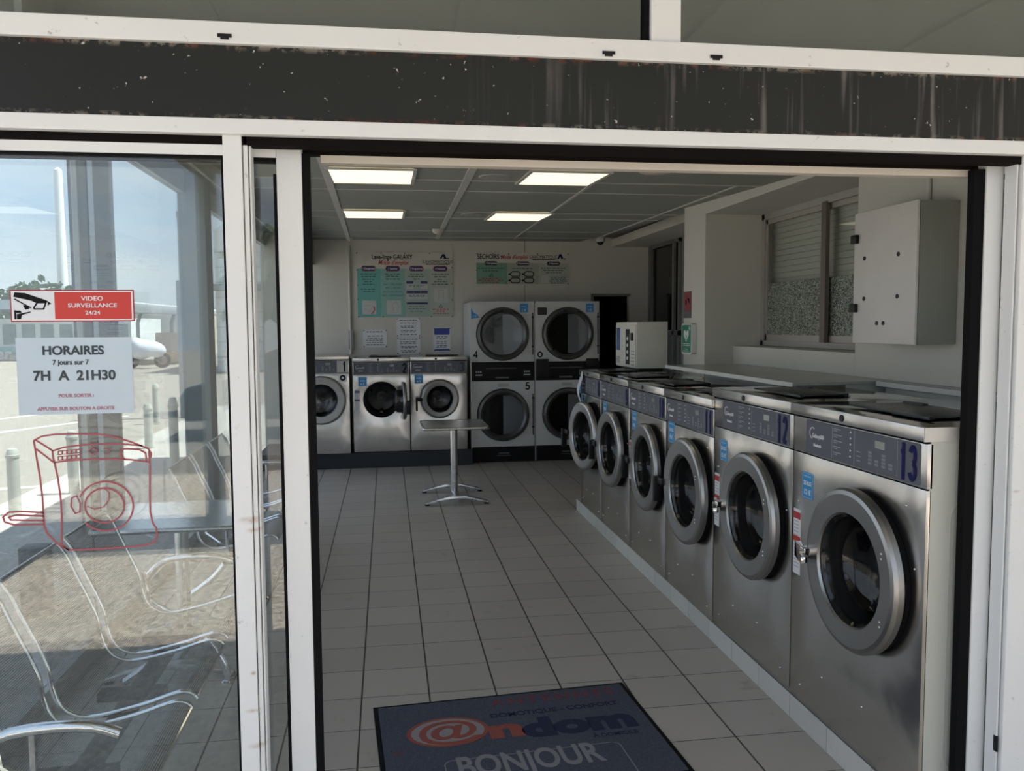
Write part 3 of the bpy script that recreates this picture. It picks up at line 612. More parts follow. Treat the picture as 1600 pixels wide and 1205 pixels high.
    dp = [(Rin, -.022), (Rin-.003, -.052), (Rin+.004, -.060), (R-.022, -.064), (R-.008, -.060), (R, -.048), (R, -.028), (R-.006, -.022)]
    door = MB().lathe(dp, c0, 'y', 56, closed=True).build('door', RM_, t, loc=(hx, 0, cz), sharp=14); door.rotation_euler = (0, 0, ang)
    if dark_ring:
        MB().lathe([(Rin-.002, -.060), (Rin+.010, -.075), (Rin+.022, -.070)], c0, 'y', 48).build('inner_rim', STEELR, door)
    MB().lathe([(Rin+.0, -.05), (Rin-.016, -.02), (Rin-.02, .03), (Rin-.022, .05)], c0, 'y', 44).build('inner_collar', mat('collar', (.05, .05, .05), .12, .7), door)
    MB().lathe([(0, .095), (Rin*.45, .088), (Rin*.78, .060), (Rin*.90, .030), (Rin*.93, -.035), (Rin*.99, -.045)], c0, 'y', 44).build('porthole', GLSP, door)
    for s_ in (-1, 1):
        for d_ in (0, .019): inst(SCREW, 'hinge_screw', door, (cx-hx+R*.88*math.cos(.46*s_), -.0745, R*.88*math.sin(.46*s_)+d_*.9-.009))
    if not black_handle:
        hd = MB().hexa([(-R*2.20, -.070, -.046), (-R*1.66, -.125, -.034), (-R*1.64, -.100, -.030), (-R*2.18, -.045, -.042)],
                       [(-R*2.20, -.070, .016), (-R*1.66, -.125, -.006), (-R*1.64, -.100, -.006), (-R*2.18, -.045, .014)]).box(-R*1.92, -R*1.76, -.095, -.05, -.012, .016)
        hd.build('handle', CHROME, door, bevel=.005)
    else:
        hd = MB().box(-R*2.22, -R*1.88, -.080, -.060, -.020, .020).box(-R*2.24, -R*2.15, -.096, -.050, -.13, .022)
        hd.build('handle', BLKPL, door, bevel=.006)
    if ang > 1:
        MB().box(-.03, .03, -.026, .03, -.09, .09).build('hinge', CHROME, door, bevel=.003)
    # fasteners on the front
    for (u, v) in ((.13, .93), (.88, .93), (.94, .74), (.06, .80), (.30, .16), (.62, .17), (.10, .06), (.90, .06)):
        inst(SCREW, 'screw', t, (w*u, -.001, zb+(hp-zb)*v))
    if price:
        px, pz = price[2], price[3]; pw, ph = (.10, .13) if num > 7 else (.10, .105)
        if num > 11: pw, ph = .085, .105
        ps = MB().prism(rrect(px, px+pw, pz-ph, pz, .006), -.0012, 0).build('price_sticker', BLUEST, t)
        ribbon(MB(), rrect(px+.004, px+pw-.004, pz-ph+.004, pz-.004, .004)+[(px+pw-.004, pz-.008)], .0016, -.0018, -.0012).build('sticker_border', mat('pale_blue', (.35, .62, .80), .5), ps)
        text(ps, 'LAVE-LINGE', pw*.12, px+pw/2, -.0018, pz-ph*.15, mat('pale_blue', (.35, .62, .80)), sx=1.0)
        text(ps, price[0], pw*.27, px+pw/2, -.0018, pz-ph*.42, WHTINK, bold=.0006)
        text(ps, price[1], pw*.34, px+pw/2, -.0018, pz-ph*.76, WHTINK, bold=.0006)
    if warn:
        wx, wz = warn
        ws = MB().box(wx, wx+.058, -.0012, 0, wz-.27, wz).build('warning_sticker', PAPER, t)
        rd = REDINK if num > 7 else mat('dull_blue', (.12, .16, .28), .5)
        MB().box(wx, wx+.058, -.0018, -.0012, wz-.040, wz-.012).box(wx, wx+.058, -.0018, -.0012, wz-.135, wz-.112).build('warning_band', rd, ws)
        q = MB()
        for i in range(14):
            if i in (5,): continue
            zz = wz-.052-i*.0145; q.box(wx+.006, wx+.050-.012*random.random(), -.0018, -.0012, zz, zz+.003)
        q.build('fine_print', GRYINK, ws, smooth=False)
    if paper:
        cv = MB(); n = 8
        vs = []
        for i in range(n+1):
            z = hp+.19-.34*i/n; y = -.012-.035*math.sin(PI*i/n)**2; x = .055+.012*math.sin(i*1.2)
            vs += [(x, y, z), (x+.125-.02*abs(i-4)/4, y-.01, z-.01), (x, y+.0015, z), (x+.125-.02*abs(i-4)/4, y-.0085, z-.01)]
        fs = []
        for i in range(n):
            a, b2 = i*4, (i+1)*4; fs += [(a, a+1, b2+1, b2), (a+2, b2+2, b2+3, a+3), (a, b2, b2+2, a+2), (a+1, a+3, b2+3, b2+1)]
        cv.add(vs, fs).build('curled_paper_note', PAPER, t)
        MB().box(-.035, .045, -.008, -.002, hp-.01, hp+.13).build('blue_tape_sheet', mat('blue_sheet', (.02, .16, .36), .5), t)
    return t
YB = [4.80, 4.115, 3.335, 2.572, 1.822]; XF = 2.39
desc = {8: 'steel washing machine numbered 8, farthest in the right row, curled paper on its panel', 9: 'steel washing machine numbered 9 in the right row between machines 8 and 10',
        10: 'steel washing machine numbered 10 in the right row beside machine 11', 11: 'steel washing machine numbered 11 in the right row, just beyond the taller machine 12',
        12: 'tall steel washing machine numbered 12 with grey laundry behind its porthole', 13: 'tall steel washing machine numbered 13 nearest the entrance with its pale side panel showing'}
PR = {8: ('9 KG', '6 \u20ac'), 9: ('9 KG', '6 \u20ac'), 10: ('13 KG', '8 \u20ac'), 11: ('18 KG', '9 \u20ac')}
PB = [at_x(909, 616, XF), at_x(943, 627, XF), at_x(988, 641, XF), at_x(1045, 656, XF)]
for i, num in enumerate((8, 9, 10, 11)):
    w = YB[i]-YB[i+1]; R = [.28, .28, .28, .292][i]; cx = [.42, .455, .475, .455][i]
    washer(num, (XF, YB[i], 0), -PI/2, w, .105, 1.272, cx, [.752, .75, .75, .742][i], R, .198, [.16, .05, .0, .02][i], desc[num], price=(*PR[num], YB[i]-PB[i].y, PB[i].z), paper=(num == 8), warn=(.008, .86) if num == 10 else False, D=.62 if i else .71)
w12 = washer(12, (XF, 1.815, 0), -PI/2, .838, .118, 1.335, .50, .787, .288, .20, 0, desc[12], True, black_handle=False, price=('25 KG', '12 \u20ac', .078, 1.082), warn=(.012, .90), D=.62)
w13 = washer(13, (XF, .974, 0), -PI/2, .862, .118, 1.335, .515, .787, .290, .20, 0, desc[13], True, black_handle=False, price=('25 KG', '12 \u20ac', .078, 1.064), warn=(.012, .90), D=.80)
# laundry inside machine 12
lm = MB(); random.seed(3)
lm.sphere((0, 0, 0), .085, 22, 14, (1.1, .9, .7))
lm.v = [(x*(1+.18*math.sin(9*z*9+x*30)), y*(1+.2*math.sin(x*50+z*30)), z*(1+.22*math.sin(x*40+y*35))) for x, y, z in lm.v]
la = lm.build('laundry', mat('grey_blue_cloth', (.30, .32, .42), .9, bump=(40, .4, .01)), None, loc=(XF+.20, 1.815-.60, .665)); tag(la, 'crumpled grey-blue laundry inside the drum of machine 12', 'laundry')
# back run
washer(1, (-.47, 7.50, 0), 0, .775, .19, 1.318, .455, .812, .278, .185, 0, 'steel washing machine numbered 1 at the left end of the back row', numc=BLKINK, black_handle=False, lid=False)
rec = MB(); o = bpy.data.objects['washing_machine.006'] if 'washing_machine.006' in bpy.data.objects else None
washer(2, (.338, 7.57, 0), 0, .655, .19, 1.288, .325, .80, .215, .150, 1.62, 'steel washing machine numbered 2 on the black plinth with its round door wide open', numc=BLKINK, price=('9 KG', '6 \u20ac', .062, 1.065), warn=(.02, .92))
washer(3, (1.000, 7.57, 0), 0, .665, .19, 1.292, .335, .80, .225, .155, .10, 'steel washing machine numbered 3 beside the white dryers, behind the square table', numc=mat('faded_number', (.03, .03, .045)), price=('9 KG', '6 \u20ac', .05, 1.085))
w1 = [o for o in bpy.data.objects if o.name.startswith('washing_machine') and o.get('label', '').startswith('steel washing machine numbered 1 at')][0]
rs = MB().box(.655, .745, -.0015, 0, 1.02, 1.11).build('round_logo_sticker', PAPER, w1)
MB().lathe([(.014, -.0022), (.034, -.0022), (.034, -.0015), (.014, -.0015)], (.70, 0, 1.065), 'y', 24, closed=True).build('ring_mark', BLKINK, rs)
# ================================================================== DRYERS
def dryer(x0, w, label, nums, y0=7.70, prices=()):
    t = thing('stacked_dryer', (x0, y0, 0), 0, label, 'tumble dryer', 'stacked tumble dryers'); H = 1.938; D = .88
    MB().box(0, .004, .01, D, .02, H).box(w-.004, w, .01, D, .02, H).box(0, w, D-.01, D, .02, H).box(0, w, .01, D, H-.006, H).build('cabinet', DRYW, t)
    MB().box(-.002, .008, -.004, .012, .012, H-.02).build('corner_strip', mat('light_edge', (.55, .55, .53), .3, .5), t)
    for nm, cz, za, zb in (('lower', .575, .19, .985), ('upper', 1.548, 1.215, H)):
        R = .300; cx = .388 if x0 < 2 else .405
        if nm == 'upper' and x0 > 2: za = 1.10
        pn = hole_plate(MB(), .008, w-.004, za, zb, cx, cz, R-.03, 0, .012).build('front_panel', DRYW, t, bevel=.002)
        MB().box(cx, w-.03, -.006, 0, cz-.235, cz+.235).build('door_plate', DRYW, t, bevel=.002)
        MB().tube([(w-.022, -.012, cz-.25), (w-.022, -.012, cz+.25)], .006, 8).box(w-.034, w-.010, -.014, 0, cz-.16, cz-.14).box(w-.034, w-.010, -.014, 0, cz+.19, cz+.21).build('hinge_bar', BLKPL, t)
        MB().lathe([(R-.03, .0), (R-.03, .10), (R+.03, .12), (R+.03, .62), (.0, .66)], (cx, 0, cz), 'y', 40).build('drum', DARKIN, t)
        hb = MB()
        for a in range(6): hb.cyl((cx-.05+.055*math.cos(a*PI/3), .60, cz+.055*math.sin(a*PI/3)), .008, .03, 'y', 8)
        hb.build('drum_bolts', mat('bolt_dull', (.12, .12, .12), .5, .8), t)
        d = MB().lathe([(R-.050, -.004), (R-.050, -.030), (R-.022, -.048), (R+.004, -.042), (R+.016, -.014), (R+.016, -.004)], (cx, 0, cz), 'y', 56, closed=True).build('door', mat('dryer_door_ring', (.10, .10, .10), .28, .7), t)
        MB().lathe([(R+.013, -.006), (R+.020, -.012), (R+.020, -.002)], (cx, 0, cz), 'y', 56).build('door_trim', BLKPL, d)
        MB().lathe([(0, -.022), (R*.5, -.026), (R-.045, -.030), (R-.045, -.020), (0, -.014)], (cx, 0, cz), 'y', 48).build('door_glass', GLSP, d)
    band = MB().box(.008, w-.004, -.004, .012, .985, 1.213).build('control_band', mat('black_gloss', (.005, .005, .006), .45, spec=.2), t, bevel=.003)
    if x0 > 2: band.scale = (1, 1, 1)
    q = MB().box(.30, .46, -.008, -.004, 1.015, 1.035).box(.18, w-.22, -.007, -.004, 1.135, 1.142)
    q.build('handle_slot', mat('dim_metal', (.12, .12, .12), .4, .6), band)
    for xx in (.05, w-.14):
        mq = MB().box(xx, xx+.09, -.012, -.004, 1.03, 1.12).build('coin_box', BLKPL, band, bevel=.003)
        kq = MB().box(xx+.005, xx+.085, -.015, -.012, 1.055, 1.064)
        for k in range(3): kq.box(xx+.012+k*.025, xx+.026+k*.025, -.015, -.012, 1.09, 1.105)
        kq.build('coin_slot', WHTINK, mq)
    if x0 > 2:
        for xx in (.012, w-.17):
            cb = MB().box(xx, xx+.15, -.03, -.001, 1.02 if xx < .1 else 1.15, 1.245).build('meter_box', BLKPL, t, bevel=.004)
        MB().box(.035, .145, -.004, 0, 1.775, 1.865).build('display_window', mat('brown_black', (.02, .014, .012), .3), t)
        MB().box(.23, .50, -.0015, 0, 1.82, 1.87).build('faded_label', mat('faded_label', (.50, .50, .44), .5), t)
    pb = MB().box(.008, w-.004, -.002, .012, .01, .188).build('base_panel', mat('black_base', (.005, .005, .006), .6, spec=.2), t)
    MB().box(.33, .46, -.006, -.002, .105, .116).box(.31, .48, -.005, -.002, .078, .084).build('base_badge', mat('dim_metal', (.12, .12, .12)), pb)
    MB().box(.33, .46, -.0015, 0, .915, .955).build('rating_label', mat('faded_grey', (.38, .38, .37), .5), t)
    for s_, x, z, sz in nums: numeral(t, s_, x, -.002, z, sz*.75, sz*.48, .016, BLKINK)
    for (x, z) in prices:
        ps = MB().box(x, x+.098, -.0015, 0, z-.105, z).build('price_sticker', BLUEST, t)
        text(ps, '5 min', .024, x+.049, -.0022, z-.035, WHTINK); text(ps, '1 \u20ac', .036, x+.049, -.0022, z-.078, WHTINK, bold=.0006)
    for (u, v) in ((.12, 1.925), (.78, 1.925), (.03, 1.75), (.03, 1.36), (.10, 1.225), (.8, 1.225)): inst(SCREW, 'screw', t, (w*u, -.001, v))
    return t
d1 = dryer(1.722, .775, 'white stacked tumble dryer numbered 4 and 5 behind the square table', (('4', .062, 1.305, .125), ('5', .69, .92, .125)), prices=((.60, 1.91),))
pv = MB().prism([(.012, 1.865), (.012, 1.735), (.11, 1.745), (.075, 1.79), (.045, 1.80)], -.002, 0).build('torn_sticker', BLUEST, d1)
text(pv, '1 \u20ac', .035, .055, -.0028, 1.763, WHTINK)
d2 = dryer(2.503, .80, 'white stacked tumble dryer on the right with an o mark', (('o', .062, 1.315, .14),), prices=((.63, 1.91),))
MB()
# ================================================================== SOAP VENDOR
Xv = 2.745; ya = at_x(963, 575, Xv).y; yb = at_x(995, 575, Xv).y; xb = at_y(1043, 575, yb).x; zt = at_y(1000, 503, yb).z
t = thing('soap_vending_machine', (Xv, yb, 1.272), 0, 'small white soap vending machine standing on the right row of washing machines', 'vending machine')
hv = zt-1.272; VW = mat('cream_enamel', (.62, .61, .55), .45); wv = ya-yb; dv = xb-Xv
MB().box(.0, dv, 0, wv, .025, hv).build('cabinet', VW, t, bevel=.005)
MB().box(.03, dv-.03, .03, wv-.03, 0, .025).build('foot', BLKPL, t)
fd = MB().box(-.008, 0, .015, wv-.012, .035, hv-.025).build('front_door', VW, t, bevel=.003)
MB().box(-.012, -.008, wv*.29, wv*.46, .05, hv-.06).build('product_window', mat('vend_dark', (.02, .02, .02), .2), fd)
q = MB()
for k in range(4): q.sphere((-.014, wv*.37, .10+k*.055), .016, 10, 8, (.4, 1, 1))
q.build('soap_packets', PAPER, fd)
MB().box(-.011, -.008, wv*.76, wv*.93, hv*.40, hv-.05).build('blue_poster', mat('poster_blue', (.05, .12, .32), .5, noise=(25, .8, .03)), fd)
MB().box(-.011, -.008, wv*.78, wv*.93, .05, .11).build('poster_note', mat('grey_note', (.35, .36, .36), .6), fd)
MB().box(-.016, -.008, wv*.12, wv*.22, hv*.62, hv-.09).build('coin_panel', BLKPL, fd)
q = MB()
for k in range(5): q.box(-.0105, -.008, wv*.08, wv*.22, .05+k*.028, .055+k*.028)
q.build('printed_lines', mat('dim_ink', (.10, .10, .12)), fd)
# ================================================================== LEDGES BEHIND THE MACHINES
LM = mat('grey_laminate', (.36, .36, .34), .25, noise=(3, .04, .05)); LE = mat('pale_edge', (.62, .62, .60), .4)
t = thing('service_ledge', (2.75, 1.70, 1.345), 0, 'grey ledge with a pale edge behind machines 9 to 12 under the window', 'ledge')
MB().box(.004, .583, 0, 1.94, 0, .015).build('board', LM, t); MB().box(-.002, .004, 0, 1.94, -.008, .015).build('edge_strip', LE, t)
MB().box(.3, .57, .02, 1.92, -1.34, 0).build('support_panel', PALE, t)
t = thing('service_ledge', (3.20, .12, 1.345), 0, 'grey ledge behind machine 13 under the electrical cabinet', 'ledge')
MB().box(.004, .133, 0, 1.57, 0, .015).build('board', LM, t); MB().box(-.002, .004, 0, 1.57, -.008, .015).build('edge_strip', LE, t)
MB().box(.04, .13, .02, 1.55, -1.34, 0).build('support_panel', PALE, t)
# ================================================================== RIGHT WINDOW
WF = mat('greyish_window_frame', (.36, .35, .32), .45)
wf = MB().box(3.555, 3.60, 2.30, 3.80, 1.49, 1.53).box(3.555, 3.60, 2.30, 3.80, 2.43, 2.475).box(3.555, 3.60, 3.75, 3.80, 1.49, 2.475).box(3.555, 3.60, 2.30, 2.34, 1.49, 2.475)
o = struct('window_11', wf, WF, bevel=.003)
for k, (a, b_) in enumerate(((2.86, 3.77), (2.32, 2.93))):
    xx = 3.57 if k == 0 else 3.585
    s = MB().box(xx, xx+.014, a, b_, 1.53, 1.575).box(xx, xx+.014, a, b_, 2.395, 2.44).box(xx, xx+.014, b_-.045, b_, 1.53, 2.44).box(xx, xx+.014, a, a+.06, 1.53, 2.44)
    s.build('sash', mat('sash_metal', (.42, .39, .35), .35, .3), o)
    MB().box(xx+.005, xx+.009, a+.05, b_-.04, 1.57, 2.40).build('pane', GLS, o)
    fm = MB().box(xx+.0095, xx+.011, a+.05, b_-.04, 1.57, 1.955)
    FROST = aggregate('frosted_film', (.20, .205, .17), 160, .9); fm.build('frosted_film', FROST, o, smooth=False)
MB().box(3.545, 3.57, 2.84, 2.90, 1.53, 2.44).build('meeting_stile', mat('brown_metal', (.16, .13, .11), .4, .4), o)
sh = MB(); z = 1.53
while z < 2.45: sh.lathe([(.016, 2.30), (.016, 3.80)], (3.655, 0, z), 'y', 8, a0=PI/2, a1=1.5*PI) if False else sh.prism([(3.650, z), (3.640, z+.01), (3.640, z+.032), (3.650, z+.042)], 2.3, 3.8, 'y') if False else sh.hexa([(3.650, 2.30, z), (3.66, 2.30, z), (3.66, 3.80, z), (3.650, 3.80, z)], [(3.640, 2.30, z+.038), (3.66, 2.30, z+.038), (3.66, 3.80, z+.038), (3.640, 3.80, z+.038)]); z += .042
sh.build('roller_shutter', mat('cream_shutter', (.50, .49, .42), .6), o, smooth=False)
# ================================================================== ELECTRICAL CABINET
t = thing('electrical_cabinet', (3.128, 1.285, 1.556), 0, 'pale grey metal electrical cabinet with black latches on the right wall', 'cabinet'); ch = .658; cw = .515
MB().box(.016, .211, 0, cw, 0, ch).build('body', mat('cabinet_grey', (.27, .28, .25), .4), t, bevel=.004)
cdo = MB().box(0, .013, .0, cw, 0, ch).build('door', mat('cabinet_door', (.68, .655, .62), .45), t, bevel=.003)
MB().box(.009, .017, .006, cw-.006, .006, ch-.006).build('door_seal', BLACK, t)
for z in (.155, .505): MB().box(-.022, 0, cw-.045, cw+.004, z, z+.045).build('latch', BLKPL, cdo, bevel=.006)
for (px, py) in ((1351, 404), (1404, 397), (1350, 467), (1402, 463), (1370, 505), (1380, 505)):
    p = at_x(px, py, 3.128); MB().lathe([(0, -.003), (.011, -.003), (.011, 0)], (0, p.y-1.285, p.z-1.556), 'x', 14).build('hole_plug', BLKPL, cdo)
o = MB().tube([(3.33, 1.50, 2.214), (3.33, 1.50, 2.474)], .011, 10).build('conduit', mat('white_conduit', (.62, .61, .58), .4), None)
tag(o, 'white conduit rising from the top of the electrical cabinet', 'pipe')
# ================================================================== SIGNS ON THE COLUMN
p0 = at_x(1079, 500, 3.06); p1 = at_x(1063, 554, 3.06)
t = thing('defibrillator_sign', (3.108, (p0.y+p1.y)/2, at_x(1070, 553, 3.07).z), -PI/2, 'green defibrillator sign with a white heart on the column', 'sign'); sw = abs(p1.y-p0.y); sh_ = .24
MB().prism(rrect(-sw/2, sw/2, 0, sh_, .02), -.038, 0).build('frame', mat('sign_white', (.68, .68, .66), .35), t)
gp = MB().prism(rrect(-sw/2+.016, sw/2-.016, .014, sh_-.012, .006), -.040, -.038).build('green_panel', mat('sign_green', (.02, .22, .13), .45), t)
hp_ = [(0, .095), (-.05, .145), (-.055, .175), (-.03, .19), (0, .172), (.03, .19), (.055, .175), (.05, .145)]
MB().prism(hp_, -.0415, -.040).build('heart', WHTINK, gp); MB().prism([(.005, .15), (-.012, .15), (.004, .12), (-.006, .12), (.010, .10), (.004, .128), (.016, .128)], -.042, -.0415).build('flash_mark', mat('sign_green', (.02, .22, .13)), gp)
q = MB().box(sw*.28, sw*.34, -.0415, -.040, .185, .22).box(sw*.23, sw*.39, -.0415, -.040, .197, .207)
for z, a in ((.078, .8), (.064, .8), (.036, .4), (.022, .7)): q.box(-sw*.4*a, sw*.4*a, -.0415, -.040, z, z+.005)
q.build('sign_lines', WHTINK, gp)
a_ = at_x(1069, 456, 3.108); b2 = at_x(1080, 497, 3.108)
t = thing('no_dogs_sign', (3.109, (a_.y+b2.y)/2, b2.z), -PI/2, 'red and white sign with a crossed-out red circle above the green sign', 'sign'); sw = abs(a_.y-b2.y)*1.0; sh_ = a_.z-b2.z
MB().box(-sw/2, sw/2, -.002, 0, 0, sh_).build('panel', mat('sign_dark_back', (.14, .05, .05), .5), t)
MB().box(-sw/2, sw/2, -.0025, -.002, 0, sh_*.25).build('text_strip', mat('strip_dark', (.10, .10, .10), .5), t)
q = MB(); ribbon(q, arc_pts(0, sh_*.62, sw*.36, 0, 2*PI, 26, sh_*.30), .02, -.003, -.002); ribbon(q, [(-sw*.25, sh_*.8), (sw*.25, sh_*.44)], .018, -.003, -.002)
q.build('prohibition_ring', mat('ring_red', (.33, .02, .03), .5), t)
MB().prism([(-.05*sw/.2, sh_*.5), (-.02, sh_*.5), (-.02, sh_*.58), (.03, sh_*.58), (.035, sh_*.5), (.05, sh_*.5), (.05, sh_*.7), (.02, sh_*.76), (-.06*sw/.2, sh_*.70)], -.0028, -.002).build('dog_silhouette', BLKINK, t)
# ================================================================== BACK WALL BOARDS
def pins(t, pts, y):
    q = MB()
    for (x, z) in pts: q.sphere((x, y, z), .008, 8, 6, (1, .5, 1))
    return q.build('pins', mat('dark_pin', (.05, .05, .05), .5), t)
YW = 8.598
a = at_y(556, 394, YW); b_ = at_y(708, 496, YW); w = b_.x-a.x; h = a.z-b_.z
t = thing('instruction_board', (a.x, YW, b_.z), 0, 'large green and cream washing instruction board with four columns on the back wall', 'board')
MB().prism(rrect(0, w, 0, h, .02), -.012, 0).build('panel', mat('board_cream', (.60, .59, .52), .4), t)
TURQ = mat('board_turquoise', (.14, .42, .38), .45)
MB().box(.01, w*.25, -.0135, -.012, .01, h*.75).build('turquoise_column', TURQ, t)
MB().box(w*.25, w*.50, -.0135, -.012, .01, h*.75).build('turquoise_column', mat('board_turquoise_pale', (.24, .46, .41), .45), t)
MB().box(w*.50, w*.76, -.0135, -.012, .01, h*.75).build('pale_column', mat('board_pale_green', (.38, .47, .42), .45), t)
MB().box(w*.76, w-.01, -.0135, -.012, .01, h*.75).build('pale_column', mat('board_grey_green', (.44, .48, .42), .45), t)
text(t, 'Lave-linge GALAXY', .088, w*.37, -.0145, h*.925, BLKINK, bold=.001, sx=.72)
text(t, "Mode d'emploi", .080, w*.38, -.0145, h*.84, mat('board_red', (.50, .05, .05)), bold=.0012, sx=.78, shear=.25)
text(t, 'LAVOMATIQUE', .052, w*.845, -.0145, h*.855, BLKINK, sx=1.0, spacing=1.1); MB().box(w*.72, w*.97, -.014, -.0125, h*.815, h*.828).build('underline', BLKINK, t)
MB().prism([(w*.865, h*.91), (w*.895, h*.975), (w*.915, h*.975), (w*.935, h*.92), (w*.915, h*.91), (w*.90, h*.945), (w*.885, h*.91)], -.0145, -.012).box(w*.90, w*.965, -.0145, -.012, h*.905, h*.917).build('maker_mark', NAVY, t)
pill = mat('pill_navy', (.03, .03, .13), .4)
for i, (cx_, s_) in enumerate(((.125, '1 Chargement'), (.375, '2 Lessives'), (.62, '3 Programme'), (.87, '4 Paiement'))):
    pl = MB().prism(rrect(w*(cx_-.07), w*(cx_+.07), h*.715, h*.785, h*.034), -.0165, -.012).build('heading_pill', pill, t)
    ribbon(MB(), rrect(w*(cx_-.072), w*(cx_+.072), h*.712, h*.788, h*.036)+[(w*(cx_+.072), h*.75)], .006, -.0170, -.012).build('pill_rim', mat('pill_red', (.4, .04, .05)), pl)
    text(pl, s_, .036, w*cx_, -.0175, h*.75, WHTINK, bold=.0006, sx=.8)
def lines(t, cx_, zs, ln, m_, y=-.0142, th=.011):
    q = MB()
    for z, l in zip(zs, ln): 
        x = cx_-l/2
        while x < cx_+l/2-.01:
            ww = .018+.03*random.random(); q.box(x, min(x+ww, cx_+l/2), y-.0006, y, z, z+th); x += ww+.012
    return q.build('small_print', m_, t, smooth=False)
INK2 = mat('board_ink', (.05, .09, .10), .6)
lines(t, w*.125, [h*z for z in (.66, .62, .58, .545, .505, .43, .39)], [.20, .18, .16, .1, .15, .2, .14], INK2)
lines(t, w*.375, [h*z for z in (.66, .625, .585)], [.2, .17, .18], INK2)
for z, s_ in ((.51, 'BAC 1 - PRÉ-LAVAGE'), (.455, 'BAC 2 - LAVAGE'), (.395, 'BAC 3 - EAU DE JAVEL'), (.34, 'BAC 4 - ADOUCISSANT')): text(t, s_, .030, w*.375, -.0142, h*z, INK2, sx=.85)
lines(t, w*.62, [h*z for z in (.66, .625, .585)], [.16, .2, .08], INK2)
lines(t, w*.87, [h*z for z in (.66, .62, .58, .545, .505)], [.22, .16, .08, .17, .22], INK2)
RC = [(.55, 0), (.55, 2), (.40, 0), (.40, 1), (.40, 2)]
parts('programme_cell', [(w*(.515+c_*.074), w*(.586+c_*.074), -.0155, -.0135, h*(r_-.115), h*r_) for r_, c_ in RC], mat('table_white', (.55, .56, .53), .5), t)
parts('cell_heading', [(w*(.515+c_*.074), w*(.586+c_*.074), -.0165, -.0155, h*(r_-.03), h*(r_+.01)) for r_, c_ in RC]+[(w*.515, w*.735, -.0165, -.0135, h*.205, h*.235)], pill, t)
lines(t, w*.62, [h*z for z in (.49, .47, .34, .32, .17, .13, .09)], [.2, .2, .2, .2, .2, .22, .16], INK2, y=-.0166, th=.007)
parts('drawing_box', [(w*.055, w*.20, -.0155, -.0135, h*.05, h*.265), (w*.305, w*.455, -.0155, -.0135, h*.05, h*.265), (w*.80, w*.945, -.0155, -.0135, h*.235, h*.45)], mat('drawing_white', (.54, .55, .53), .5), t)
q = MB(); ribbon(q, [(w*.07, h*.18), (w*.13, h*.19), (w*.165, h*.18), (w*.13, h*.09), (w*.08, h*.14)], .004, -.0162, -.0155); ribbon(q, [(w*.32, h*.09), (w*.38, h*.12), (w*.36, h*.20), (w*.40, h*.24), (w*.43, h*.18), (w*.42, h*.08), (w*.33, h*.07)], .004, -.0162, -.0155)
ribbon(q, [(w*.85, h*.26), (w*.85, h*.42), (w*.90, h*.42), (w*.90, h*.26), (w*.85, h*.26)], .004, -.0162, -.0155); q.build('line_drawing', GRYINK, t)
q = MB(); ribbon(q, [(w*.175, h*.17), (w*.18, h*.12), (w*.165, h*.08), (w*.15, h*.06)], .012, -.0165, -.0155); q.build('red_arrow', REDINK, t)
q = MB(); ribbon(q, [(w*.85, h*.155), (w*.87, h*.20), (w*.89, h*.155), (w*.85, h*.155)], .005, -.0150, -.0135); q.build('warning_triangle', BLKINK, t)
lines(t, w*.87, [h*.12, h*.09, h*.055], [.22, .12, .2], REDINK)
pins(t, [(.01, h-.012), (w*.26, h-.012), (w*.5, h-.012), (w*.76, h-.012), (w-.01, h*.77), (w-.01, h*.52), (w-.01, h*.27), (w-.012, .014), (w*.77, .012), (w*.27, .012), (.02, .012), (.012, h*.73), (.015, h*.5), (.015, h*.28)], -.013)
# dryer board
a = at_y(743, 395, YW); b_ = at_y(889, 445, YW); w = b_.x-a.x; h = a.z-b_.z
t = thing('instruction_board', (a.x, YW, b_.z), 0, 'wide dryer instruction board above the white dryers headed SECHOIRS', 'board')
MB().prism(rrect(0, w, 0, h, .015), -.012, 0).build('panel', mat('board_cream'), t)
MB().box(.008, w*.33, -.0135, -.012, .008, h*.68).build('green_column', mat('board_green', (.16, .33, .25), .45), t)
MB().box(w*.33, w*.67, -.0135, -.012, .008, h*.68).build('grey_column', mat('board_grey2', (.36, .40, .34), .45), t)
MB().box(w*.67, w-.008, -.0135, -.012, .008, h*.68).build('grey_column', mat('board_grey_green'), t)
text(t, 'SÉCHOIRS :', .088, w*.145, -.0145, h*.87, BLKINK, bold=.0015, sx=.72)
text(t, "Mode d'emploi", .078, w*.405, -.0145, h*.865, mat('board_red'), bold=.0015, sx=.74, shear=.25)
text(t, 'LAVOMATIQUE', .060, w*.72, -.0145, h*.87, BLKINK, sx=.85, spacing=1.05); MB().box(w*.595, w*.85, -.014, -.0125, h*.79, h*.81).build('underline', BLKINK, t)
MB().prism([(w*.872, h*.82), (w*.895, h*.97), (w*.915, h*.97), (w*.935, h*.85), (w*.915, h*.82), (w*.905, h*.90), (w*.89, h*.82)], -.0145, -.012).box(w*.91, w*.965, -.0145, -.012, h*.81, h*.835).build('maker_mark', NAVY, t)
for cx_, s_ in ((.16, '1 Chargement'), (.50, '2 Programme'), (.83, '3 Paiement')):
    pl = MB().prism(rrect(w*(cx_-.07), w*(cx_+.07), h*.605, h*.735, h*.062), -.0165, -.012).build('heading_pill', mat('pill_black', (.015, .015, .03), .4), t)
    text(pl, s_, .036, w*cx_, -.0175, h*.67, WHTINK, bold=.0005, sx=.8)
